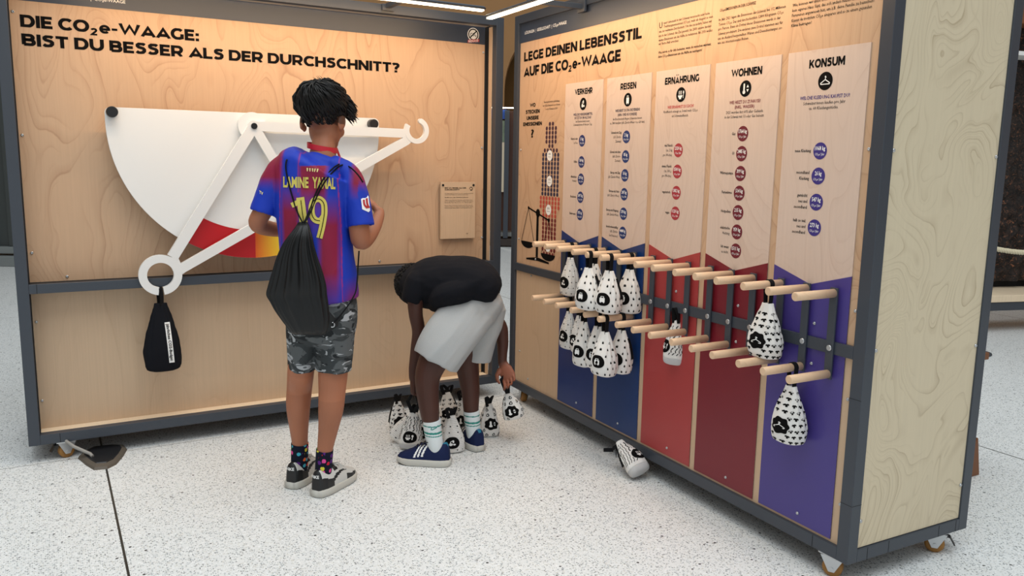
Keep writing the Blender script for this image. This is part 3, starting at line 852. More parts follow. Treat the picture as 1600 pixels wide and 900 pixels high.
# information board on the left wall
bo = thing('information_board', 'small plywood information board screwed on beside the balance scale', 'sign', PA.o, PA.yaw)
c0 = PA.at(687, 284, 0.07); c1 = PA.at(743, 285, 0.07); c2 = PA.at(742, 371.5, 0.07); c3 = PA.at(690.5, 374, 0.07)
q = MB(); ub0, ub1, zb0, zb1 = (c0[0] + c3[0]) / 2, (c1[0] + c2[0]) / 2, (c2[1] + c3[1]) / 2, (c0[1] + c1[1]) / 2
q.box((ub0, 0.07, zb0), (ub1, 0.083, zb1)); q.build('board', WOOD_L, bo, bevel=0.001)
for x in (ub0 + 0.012, ub1 - 0.012):
    q = MB(); q.tube([(x, 0.0665, zb1 - 0.016), (x, RA, zb1 - 0.016)], 0.006, 12); q.build('mounting_screw', DARK, bo)
bwid = ub1 - ub0; bh = zb1 - zb0; F = lambda a, b: (ub0 + a * bwid, 0.0692, zb1 - b * bh)
q = MB(); FB = lambda a, b: (a, 0.0692, b)
text(q, 'BIST DU BESSER ALS DER', ub0 + 0.11 * bwid, zb1 - 0.112 * bh, 0.0058, 0.62 * bwid, 'L', 0.03, FB)
text(q, 'DURCHSCHNITT?', ub0 + 0.11 * bwid, zb1 - 0.143 * bh, 0.0058, 0.42 * bwid, 'L', 0.03, FB)
for i, (s, yy, w_) in enumerate((('Die Waage zeigt dir, wie viel CO₂e du in einem Jahr verursachst', .205, .82), ('und wie du im Vergleich mit dem Durchschnitt stehst.', .228, .68), ('Schaffst du es, dein Gewicht zu halbieren?', .275, .68),
        ('Wähle in jedem Bereich die Säckchen, die zu deinem Leben', .322, .80), ('passen, und hänge sie an den Haken der Waage. Jedes Säckchen', .345, .82), ('steht für den Ausstoss von einem Jahr.', .368, .80),
        ('Danach kannst du Säckchen tauschen und sehen, was sich', .415, .80), ('verändert. Hänge am Schluss alle Säckchen wieder zurück', .440, .82), ('an ihren Platz, damit andere weiterspielen können.', .463, .79))):
    text(q, s, ub0 + 0.11 * bwid, zb1 - yy * bh, 0.0042, w_ * bwid, 'L', 0.02 if i == 2 else 0.0, FB, res=1)
polys(q, stroke(circ(ub1 - 0.13 * bwid, zb1 - 0.118 * bh, 0.0085, n=14, a0=-60, a1=200), 0.003), FB)
polys(q, [circ(ub1 - 0.13 * bwid, zb1 - 0.14 * bh, 0.005, 0.003)], FB)
text(q, 'DE', ub1 - 0.26 * bwid, zb0 + 0.075 * bh, 0.006, None, 'L', 0.0, FB)
q.build('printed_text', BLACK, bo)

# ---- the balance scale
sc = thing('balance_scale', 'big white balance scale with half-round dial on the left plywood wall', 'scale', PA.o, PA.yaw)
LV0, LV1, DL0, DL1 = -0.026, -0.006, 0.018, 0.036
pu, pz = PA.at(397, 197, LV0)
du_, dz_ = PA.at(397, 197, DL0); dz_ = pz; du_ = pu
top = PA.at(378, 176, DL0)[1]
uL = PA.at(163, 167, DL0)[0]; uR = PA.at(592, 187, DL0)[0]
cu = (uL + uR) / 2; RD = (uR - uL) / 2
zbm = PA.at(405, 402.5, DL0)[1]; cz = zbm + RD
loop = []
for i in range(65):
    a = math.pi + math.pi * i / 64
    loop.append((cu + RD * math.cos(a), cz + RD * math.sin(a)))
rr = 0.022
for k in range(7): a = k / 6 * math.pi / 2; loop.append((cu + RD - rr + rr * math.cos(a), top - rr + rr * math.sin(a)))
for k in range(7): a = math.pi / 2 + k / 6 * math.pi / 2; loop.append((cu - RD + rr + rr * math.cos(a), top - rr + rr * math.sin(a)))
q = MB(); q.prism([loop], DL0, DL1); q.build('dial', WHITE, sc, bevel=0.0012)
q = MB(); rin = RD - 0.128
def zone(a0, a1, d, n=24):
    vs = []; fs = []
    for i in range(n + 1):
        a = math.radians(a0 + (a1 - a0) * i / n)
        for r_ in (rin, RD - 0.0005): vs.append((cu + r_ * math.cos(a), d, cz + r_ * math.sin(a)))
    for i in range(n): fs.append((2 * i, 2 * i + 1, 2 * i + 3, 2 * i + 2))
    return vs, fs
q.add(*zone(238.5, 269.3, DL0 - 0.001)); q.build('red_zone', plain('red_zone', (186, 22, 30), 0.4), sc)
q = MB(); q.add(*zone(269.3, 300, DL0 - 0.001))
gz = q.build('yellow_zone', attr_mat('gradient_print', 0.4, 0.4, 10, 0.0), sc)
def zc(p):
    l = Vector(PA.o); u = (p - PA.o).dot(PA.u); a = (math.degrees(math.atan2(p.z - cz, u - cu)) % 360 - 269.3) / 13.0
    a = max(0, min(1, a)); c0, c1 = lin((222, 96, 34)), lin((238, 204, 48))
    return tuple(c0[i] + (c1[i] - c0[i]) * a for i in range(4))
paint(gz, zc)
ru, rz_ = PA.at(251, 430, LV0); hu, hz = PA.at(651.7, 204, LV0)
q = MB(); BWD = 0.046
j1 = PA.at(375, 368, LV0); j2 = PA.at(560, 263, LV0); dj = Vector((j2[0] - j1[0], j2[1] - j1[1])).normalized()
le = PA.at(282, 421, LV0); re_ = PA.at(636, 219.5, LV0); t2 = PA.at(634, 208.5, LV0)
bars = [stroke([(pu, pz), (ru + 0.052, rz_ + 0.075)], BWD), stroke([le, re_], BWD * 0.92), stroke([(pu, pz), t2], BWD * 0.92), stroke([(pu, pz), PA.at(467, 315, LV0)], BWD * 0.92)]
s1 = (ru + 0.052, rz_ + 0.075); bars.append(stroke([s1, (ru + 0.075, rz_ + 0.01)], BWD * 0.9)); bars.append(stroke([s1, (ru + 0.04, rz_ + 0.045)], BWD))
for bi, B_ in enumerate(bars):
    for p in B_: q.prism([p if sum(p[i][0] * p[(i + 1) % 4][1] - p[(i + 1) % 4][0] * p[i][1] for i in range(4)) > 0 else p[::-1]], LV0 + bi * 0.00012, LV1 - bi * 0.00012)
for c_ in ((pu, pz, BWD * 0.56), (re_[0], re_[1] + 0.004, BWD * 0.52), (le[0], le[1], BWD * 0.5)):
    q.prism([circ(*c_[:2], c_[2], n=24)], LV0 + 0.0009, LV1 - 0.0009)
def arc_ring(cx, cy, r0, r1, a0, a1, n=40):
    return circ(cx, cy, r1, n=n, a0=a0, a1=a1) + list(reversed(circ(cx, cy, r0, n=n, a0=a0, a1=a1)))
q.prism([arc_ring(ru, rz_, 0.054, 0.088, -82, 262)], LV0 - 0.0002, LV1 + 0.0002)
q.prism([arc_ring(hu, hz, 0.0405, 0.064, 150, 425)], LV0 - 0.0002, LV1 + 0.0002)
ea = math.radians(65); q.prism([circ(hu + 0.052 * math.cos(ea), hz + 0.052 * math.sin(ea), 0.0118, n=14)], LV0 + 0.001, LV1 - 0.001)
q.build('lever', WHITE, sc)
q = MB(); q.prism([circ(pu - 0.003, pz, 0.062, n=36)], LV1, DL0 - 0.0015); q.build('spacer_disc', WHITE, sc)
q = MB(); q.tube([(pu, LV0 - 0.006, pz), (pu, RA, pz)], 0.0135, 20); q.tube([(pu, LV0 - 0.0062, pz), (pu, LV0 - 0.0058, pz)], 0.0055, 8); q.build('pivot_bolt', BLACKP, sc)
for p in ((175.5, 174.5), (585, 193.5)):
    u, z = PA.at(*p, DL0 - 0.04); q = MB()
    q.tube([(u, DL0 - 0.04, z), (u, DL0 - 0.036, z), (u, DL0, z)], [0.020, 0.0225, 0.0225], 24); q.build('stop_knob', BLACKP, sc)
for u_ in (cu - 0.4, cu + 0.4):
    q = MB(); q.tube([(u_, DL1, top - 0.1), (u_, RA, top - 0.1)], 0.02, 14); q.build('standoff', BLACKP, sc)

# ---- right exhibit: banners and pegs
EB = thing('exhibit_wall', 'wheeled plywood exhibit wall with five coloured banners and rows of pegs', 'exhibit wall', PB.o, PB.yaw)
exhibit_frame(EB)
frame_rail(EB, (0.0, 0.043, ZB + 0.0), (0.043, 0.06, ZB + 0.04))
q = MB(); q.box((0.030, RB, ZR0 + 0.015), (2.206, RB + 0.018, 1.880)); q.build('plywood_panel', WOOD_A, EB)
q = MB(); q.box((0.030, RB, 0.112), (2.206, RB + 0.018, ZR0 + 0.013)); q.build('plywood_panel', WOOD_L, EB)
q = MB(); q.box((0.030, RB - 0.001, 1.880), (2.206, RB + 0.018, 1.975)); q.build('header_panel', HEADER, EB)
q = MB(); q.box((BW - 0.03, 0.043, 0.121), (BW - 0.006, 0.549, 1.974)); q.build('end_panel', WOOD_C, EB, bevel=0.001)
q = MB()
for v in (0.09, 0.19): q.box((BW + 0.0, v - .001, ZB + 0.001), (BW + 0.0004, v + 0.001, ZB + 0.041))
for v in (0.53, 0.44): q.box((BW + 0.0, v - .001, ZB + 0.001), (BW + 0.0004, v + 0.001, ZB + 0.041))
q.box((BW - .043, -0.0004, ZB + .19), (BW, 0, ZB + .1912)); q.box((BW, 0, ZB + .19), (BW + .0004, 0.043, ZB + .1912)); q.box((BW - .043, -0.0004, 0.60), (BW, 0, 0.6012)); q.box((2.10, -0.0004, ZB), (2.102, 0, ZB + 0.042))
q.build('frame_joint', DARK, EB)
for v, z in ((0.052, 1.34), (0.052, 0.75), (0.54, 1.33), (0.54, 0.72), (0.052, 0.21), (0.54, 0.24)): screw(EB, v, z, BW - 0.006, ax='x')
for p in ((807, 85), (814, 234), (811, 373), (837, 405), (830, 431), (1358, 233), (1337, 486), (1325, 624), (1313, 788), (812, 548), (825, 592)):
    u, z = PB.at(*p, RB); screw(EB, min(u, 2.19), z, RB, 0.0055)
caster(EB, 2.160, 0.034, (-0.55, 1, 0)); caster(EB, BW - 0.040, 0.485, (0.62, -0.8, 0), True); caster(EB, 0.08, 0.05, (0.3, 1, 0)); caster(EB, 0.1, 0.5, (0, 1, 0))
q = MB()
hfit(q, PB, 'LEGE DEINEN LEBENSSTIL', (819, 95), (1002.5, 61.5), (820, 80.5), RB - 0.001)
hfit(q, PB, 'AUF DIE CO₂e-WAAGE', (818.5, 120), (969.5, 96), (819.5, 104.5), RB - 0.001)
q.build('heading_text', BLACK, EB)
q = MB(); fit(q, PB, 'LÖSUNGEN  |  GESELLSCHAFT  |  CO₂e-WAAGE', (820, 53.2), (885, 37.8), (820, 48.8), RB - 0.002, 0.008); q.build('header_text', WPRINT, EB)
q = MB(); D_ = RB - 0.001
T1 = [('nser Lebensstil in der Schweiz verursacht sehr hohe', (1037, 37.5), (1109, 22.5)), ('Treibhausgasemissionen (CO₂e), mehr als doppelt so viele', (1037, 43.3), (1114, 27.8)), ('wie der weltweite Durchschnitt. Um dies zu ändern, haben wir', (1029.5, 51), (1112, 35.3)), ('uns in der Schweiz das Ziel gesetzt, bis 2030 unsere landes-', (1029.3, 57.6), (1111.5, 42.8)), ('weiten Emissionen um die Hälfte zu reduzieren. Bis 2050 wollen', (1029, 64.3), (1113, 49.6)), ('wir Netto-Null erreichen.', (1028.8, 70.6), (1060.5, 65.2)),
      ('Was würde es für dich bedeuten, wenn du versuchen würdest,', (1028.5, 83.6), (1111, 71.2)), ('deine CO₂e-Emissionen um die Hälfte zu verringern?', (1028.2, 90.3), (1097, 80.2)),
      ('CO₂e-EMISSIONEN IN DER SCHWEIZ', (1124.5, 18.2), (1181, 6.8)), ('Im Jahr 2021 lagen die Emissionen der Schweiz bei 112 Millionen', (1123, 32.5), (1227.5, 12.6)), ('Tonnen CO₂e. Das sind durchschnittlich 12800 Kilogramm CO₂e', (1122.8, 40), (1224, 21.6)), ('pro Person. Etwa ein Drittel dieser Emissionen wurde in der', (1122.4, 47.3), (1219.5, 30)), ('Schweiz produziert. Die anderen zwei Drittel stammen aus für', (1122, 54.6), (1223, 37.8)), ('uns im Ausland hergestellten Waren und Dienstleistungen so-', (1121.6, 62), (1222, 45.8)), ('wie aus internationalen Reisen.', (1121.2, 69.3), (1170, 61.3)),
      ('Wie können wir diese Emissionen senken, wenn du z.B.', (1238.3, 10.6), (1355, -12)), ('kein eigenes Haus hast, das sich anders heizen lässt, oder auf', (1237.8, 18.6), (1362, -4.6)), ('Fernreisen angewiesen bist, um z.B. deine Familie zu besuchen?', (1237.3, 26.6), (1366, 3.4)), ('Kannst du trotzdem CO₂e einsparen und so zu einem gesunden', (1236.8, 34.6), (1362, 12.8)), ('Klima beitragen?', (1236.3, 42.6), (1268, 37.3))]
for i, (s, a, c) in enumerate(T1):
    u0, z0 = PB.at(*a, D_); u1, z1 = PB.at(*c, D_)
    text(q, s, u0, (z0 + z1) / 2, 0.0095, u1 - u0, 'L', 0.012 if i in (6, 7, 8) else 0.003, lambda a_, b_: (a_, D_, b_), res=1)
fit(q, PB, 'U', (1030, 44.5), (1034.6, 43.6), (1030.2, 35.3), D_, 0.0)
q.build('body_text', BLACK, EB)
# left strip: question, dot figure and scale pictogram
q = MB()
for s, a, c in (('WO', (828, 167.5), (836.5, 166.5)), ('STECKEN', (821.5, 178.5), (843, 176)), ('UNSERE', (822.8, 188), (841.5, 186)), ('EMISSIONEN', (817.5, 198), (846.5, 194.7))):
    u0, z0 = PB.at(*a, D_); u1, z1 = PB.at(*c, D_)
    heavy(q, s, u0, (z0 + z1) / 2, 0.0185, u1 - u0, lambda a_, b_: (a_, D_, b_))
fit(q, PB, '?', (829.5, 214.8), (834, 214.2), (829.5, 203), D_, 0.03)
for s, a, c in (('Durchschnittliche Aufteilung', (850, 161), (874, 158.5)), ('der CO₂e-Emissionen pro Person', (848, 166.7), (875, 164)), ('in der Schweiz in 2021', (852.5, 172), (871, 170))):
    u0, z0 = PB.at(*a, D_); u1, z1 = PB.at(*c, D_)
    text(q, s, u0, (z0 + z1) / 2, 0.008, u1 - u0, 'L', 0.006, lambda a_, b_: (a_, D_, b_), res=1)
q.build('question_text', BLACK, EB)
q = MB()
uc, z_top = PB.at(861.5, 193.5, D_); z_bot = PB.at(855.5, 397, D_)[1]
rows = [2, 4, 4, 4, 4, 2, 5, 6, 6, 6, 6, 6, 6, 6, 6, 6, 6, 7, 7, 7, 5, 5, 5, 5, 5, 5, 5, 5, 5, 5, 4]
dzr = (z_top - z_bot) / (len(rows) - 1); duc = PB.at(865.7, 290, D_)[0] - PB.at(861, 290, D_)[0]
for i, n_ in enumerate(rows):
    z = z_top - i * dzr; mi = 0 if i < 7 else (1 if i < 17 else (2 if i < 22 else 3))
    for k in range(n_):
        u = uc + (k - (n_ - 1) / 2) * duc
        q.prism([circ(u, z, duc * 0.36, duc * 0.36, 10)], D_, None, None, mi)
for p, lines in (((859, 243), ('30%', 'Verkehr')), ((858.5, 283), ('31%', 'Wohnen')), ((857, 328), ('21%', 'Ernährung')), ((856, 385.5), ('18%', 'Konsum'))):
    u, z = PB.at(*p, D_)
    q.prism([circ(u, z, 0.026)], D_ - 0.0004, None, None, 4)
    text(q, lines[0], u, z + 0.003, 0.009, None, 'C', 0.01, lambda a_, b_: (a_, D_ - 0.0008, b_), 5, res=1)
    text(q, lines[1], u, z - 0.009, 0.005, None, 'C', 0.0, lambda a_, b_: (a_, D_ - 0.0008, b_), 5, res=1)
q.build('dot_figure', [plain('dot_plum', (62, 30, 52), .6), plain('dot_navy', (36, 34, 66), .6), plain('dot_red', (184, 72, 58), .6), plain('dot_maroon', (112, 30, 34), .6), WPRINT, BLACK], EB)
q = MB(); fnB = lambda a, b: (a, D_ - 0.0003, b)
X = lambda *p: PB.at(*p, D_)
for pts, w_ in ((((840.3, 332), (838.6, 402)), 0.022), (((826, 324.5), (857.5, 344.5)), 0.008), (((826, 324.5), (815, 374.5)), 0.0035), (((826, 324.5), (834.3, 379.5)), 0.0035), (((857.5, 344.5), (846, 394.5)), 0.0035), (((857.5, 344.5), (866.5, 399)), 0.0035)):
    polys(q, stroke([X(*p) for p in pts], w_), fnB)
polys(q, [circ(*X(840.6, 333), 0.021), circ(*X(857.3, 344.5), 0.01), circ(*X(826, 324.5), 0.008)], fnB)
for a, c in (((814.3, 374.3), (834.8, 380.3)), ((845, 394.7), (867.2, 399.8))):
    a, c = X(*a), X(*c); mx, mz = (a[0] + c[0]) / 2, (a[1] + c[1]) / 2
    polys(q, [circ(mx, mz, (c[0] - a[0]) / 2, 0.034, 16, 180, 360)], fnB)
polys(q, [[X(822.3, 405), X(839, 407.5), X(857.3, 413), X(857.6, 410.3), X(842, 403), X(836, 402), X(822.3, 402.5)]], fnB)
q.build('scale_pictogram', BLACK, EB)
# five banners
NAMES = ['VERKEHR', 'REISEN', 'ERNÄHRUNG', 'WOHNEN', 'KONSUM']
ICONS = ['traffic', 'travel', 'food', 'home', 'shirt']
HEADPX = [((899.5, 146.5), (927, 143)), ((970.5, 138.3), (995, 134.7)), ((1040.5, 131), (1094, 124.7)), ((1144.5, 119.5), (1192.5, 114.3)), ((1265.5, 106.8), (1321, 102.7))]
QS = [[('WELCHE VERKEHRSMITTEL', (897, 181.3), (927, 179)), ('NUTZT DU IM ALLTAG?', (898.5, 186.6), (924.5, 184.6))],
      [('WIE REIST DU IN DIE FERIEN?', (962, 175.2), (1000.5, 172.6)), ('(HIN- UND RÜCKREISE)', (966, 181.6), (996, 179.6))],
      [('WIE ERNÄHRST DU DICH?', (1044, 170), (1085, 167))],
      [('WIE HEIZT DU ZUHAUSE?', (1141, 163), (1190, 159.3)), ('(INKL. WASSER)', (1149, 170), (1180, 167.8))],
      [('WELCHE KLEIDUNG KAUFST DU?', (1251, 156), (1329, 151.6))]]
TS = [[('Im Durchschnitt reisen', (901, 191.8), (922.5, 190)), ('Schweizer:innen 30 km pro Tag.', (897, 197), (926, 195))],
      [('Im Durchschnitt fliegen Schweizer:innen', (958, 188.2), (1003, 185.5)), ('ca. 7400 km/Jahr (z.B. Zürich–Wien = ca. 620 km).', (953.5, 194.5), (1008, 191.5))],
      [('Rindfleisch erzeugt ca. 3-mal mehr CO₂e', (1038, 177), (1091, 173.4)), ('als Schweinefleisch.', (1050, 183.3), (1076, 181.6))],
      [('2021 wurden fast 60% aller Gebäude', (1135, 178.4), (1193, 174.6)), ('in der Schweiz mit Öl oder Gas beheizt.', (1133, 185.6), (1195, 181.8))],
      [('Schweizer:innen kaufen pro Jahr', (1256, 164.4), (1322, 160.2)), ('ca. 60 Kleidungsstücke.', (1265, 172), (1311, 168.8))]]
DISCS = [[(1.385, '3 kg', ['Fahrrad oder', 'zu Fuss']), (1.29, '124 kg', ['E-Bike']), (1.212, '293 kg', ['öffentlicher', 'Verkehr']), (1.13, '2497 kg', ['Benzinauto']), (1.051, '973 kg', ['Elektroauto'])],
         [(1.397, '2 kg', ['Schweiz mit Zug', '(z.B. Zürich–', 'Zermatt)']), (1.316, '85 kg', ['Schweiz mit Auto', '(z.B. Zürich–', 'Zermatt)']), (1.238, '56 kg', ['Europa mit Zug', '(z.B. Zürich–Wien)']), (1.159, '247 kg', ['Europa mit Auto', '(z.B. Zürich–Wien)']), (1.077, '378 kg', ['Europa mit Flugzeug', '(z.B. Zürich–Wien)']), (0.996, '4488 kg', ['Interkontinentalflug', '(z.B. Zürich–', 'San Francisco)'])],
         [(1.341, '2320 kg', ['viel Fleisch', '(ca. 2 kg', 'pro Woche)']), (1.261, '1500 kg', ['etwas Fleisch', '(ca. 300 g', 'pro Woche)']), (1.180, '1382 kg', ['vegetarisch']), (1.101, '1120 kg', ['vegan'])],
         [(1.397, '1764 kg', ['Gas']), (1.329, '2485 kg', ['Öl']), (1.261, '399 kg', ['Wärmepumpe']), (1.193, '514 kg', ['Fernwärme']), (1.126, '215 kg', ['Holzpellets']), (1.058, '959 kg', ['elektrische', 'Heizung']), (0.991, '1511 kg', ['Ich weiss', 'es nicht.'])],
         [(1.338, '1068 kg', ['neue Kleidung']), (1.261, '26 kg', ['secondhand', 'Kleidung']), (1.180, '547 kg', ['gemischt:', 'neu und', 'secondhand']), (1.100, '273 kg', ['halb so viel:', 'neu und', 'secondhand'])]]
dB = RB - 0.003; dT = dB - 0.0006
fnT = lambda a, b: (a, dT, b)
for k in range(5):
    c = 0.650 + 0.339 * k; w2 = 0.1545
    q = MB(); q.box((c - w2, dB, 0.129), (c + w2, RB, 1.646)); bn = q.build('banner', WOOD_P, EB)
    q = MB(); q.prism([[(c - w2, 0.1285), (c + w2, 0.1285), (c + w2, 0.966), (c, 0.921), (c - w2, 0.966)]], dB - 0.001, RB); q.build('colour_field', BCOL[k], bn)
    q = MB()
    a, e = HEADPX[k]; u0, z0 = PB.at(*a, dT); u1, z1 = PB.at(*e, dT)
    heavy(q, NAMES[k], c, 1.591, 0.0265, (u1 - u0), fnT, 0, 'C')
    for s, a, e in TS[k]:
        u0, z0 = PB.at(*a, dT); u1, z1 = PB.at(*e, dT)
        text(q, s, c, (z0 + z1) / 2, 0.0095, u1 - u0, 'C', 0.002, fnT, res=1)
    for z, _, labs in DISCS[k]:
        for i, s in enumerate(labs):
            text(q, s, c - 0.036, z - 0.004 + ((len(labs) - 1) / 2 - i) * 0.0185, 0.0098, None, 'R', 0.014 if i == 0 or k == 4 else 0.0, fnT, res=1, xs=0.78)
    q.build('printed_text', BLACK, bn)
    q = MB()
    for s, a, e in QS[k]:
        u0, z0 = PB.at(*a, dT); u1, z1 = PB.at(*e, dT)
        text(q, s, c, (z0 + z1) / 2, 0.0105, u1 - u0, 'C', 0.016, fnT, res=1)
    q.build('question_text', TEXTC[k], bn)
    q = MB(); zi = 1.5485; ri = 0.0275
    q.prism([circ(c, zi, ri, n=32)], dT, None)
    polys(q, icon(ICONS[k]), lambda a, b: (c + a * ri, dT - 0.0006, zi + b * ri), 1)
    q.build('icon', [BLACK, WPRINT], bn)
    for z, val, _ in DISCS[k]:
        q = MB(); q.prism([circ(c, z, 0.0262, n=32)], dT, None)
        g = lambda a, b: (a, dT - 0.0006, b)
        text(q, val, c, z + 0.002, 0.0125, 0.0400 if len(val) > 6 else (0.035 if len(val) > 5 else 0.026), 'C', 0.02, g, 1, res=1)
        text(q, 'CO₂e / Jahr', c, z - 0.0135, 0.0072, 0.036, 'C', 0.008, g, 1, res=1)
        q.build('value_disc', [DCOL[k], WPRINT], bn)
    for du, z in ((0.03, 0.80), (0.03, 0.67), (0.02, 0.16)):
        screw(bn, c + du, z, dB - 0.001, 0.0055)
# peg brackets
PEGU = [0.650 + 0.339 * k + d for k in range(5) for d in (-0.1075, 0.0, 0.1065)]
PEG_L, PEG_R, ZPU, ZPL = 0.165, 0.0135, 0.909, 0.6555
for u in PEGU:
    q = MB(); q.box((u - 0.014, -0.0065, 0.640), (u + 0.014, -0.0005, 0.926)); br = q.build('peg_bracket', FRAME, EB, bevel=0.001)
    for z in (ZPU, ZPL):
        q = MB(); q.tube([(u, -0.0065, z), (u, -0.0065 - PEG_L + 0.002, z), (u, -0.0065 - PEG_L, z)], [PEG_R, PEG_R, PEG_R - 0.002], 20); q.build('peg', PEGW, br)
    q = MB(); q.tube([(u, -0.0065, 0.738), (u, -0.009, 0.738), (u, -0.0105, 0.738)], [0.0095, 0.0095, 0.007], 16); q.tube([(u, -0.0106, 0.738), (u, -0.0109, 0.738)], 0.004, 6); q.build('bolt', STEEL, br)
# cable box on the floor by the left wall
fb = thing('floor_box', 'black octagonal floor box with brown rim beside the caster', 'floor box', (0, 0, 0))
out_ = [onfloor(*p) for p in ((121.5, 716.5), (130, 708), (147, 700), (176, 697), (194, 697.5), (199, 702.5), (193, 713), (182, 726), (168, 733), (147, 735), (134, 727))]
cc = sum(out_, Vector()) / len(out_)
mid = [cc + (p - cc) * 0.95 + Vector((0, 0, 0.010)) for p in out_]; inn = [cc + (p - cc) * 0.78 + Vector((0, 0, 0.016)) for p in out_]
q = MB(); q.rings([[p - Vector((0, 0, .004)) for p in out_], out_, mid, inn], smooth=False); q.build('rim', plain('brown_rubber', (92, 84, 74), 0.6), fb)
q = MB(); q.rings([[p + Vector((0, 0, -.002)) for p in inn], [cc + (p - cc) * 0.75 + Vector((0, 0, 0.019)) for p in out_]], smooth=False); q.build('lid', plain('black_lid', (32, 33, 36), 0.4), fb)
cb = MB(); c0 = onfloor(141, 709, 0.03); c1 = onfloor(116, 698, 0.06); c2 = onfloor(104, 690, 0.08)
cb.tube([c0 + Vector((0.015, -0.01, -0.008)), c0, c1, c2, c2 + PA.n * 0.25], 0.007, 8)
cbo = cb.build('power_cable', plain('grey_cable', (150, 146, 140), 0.5)); tag(cbo, 'grey cable running from the floor box under the left wall', 'cable')
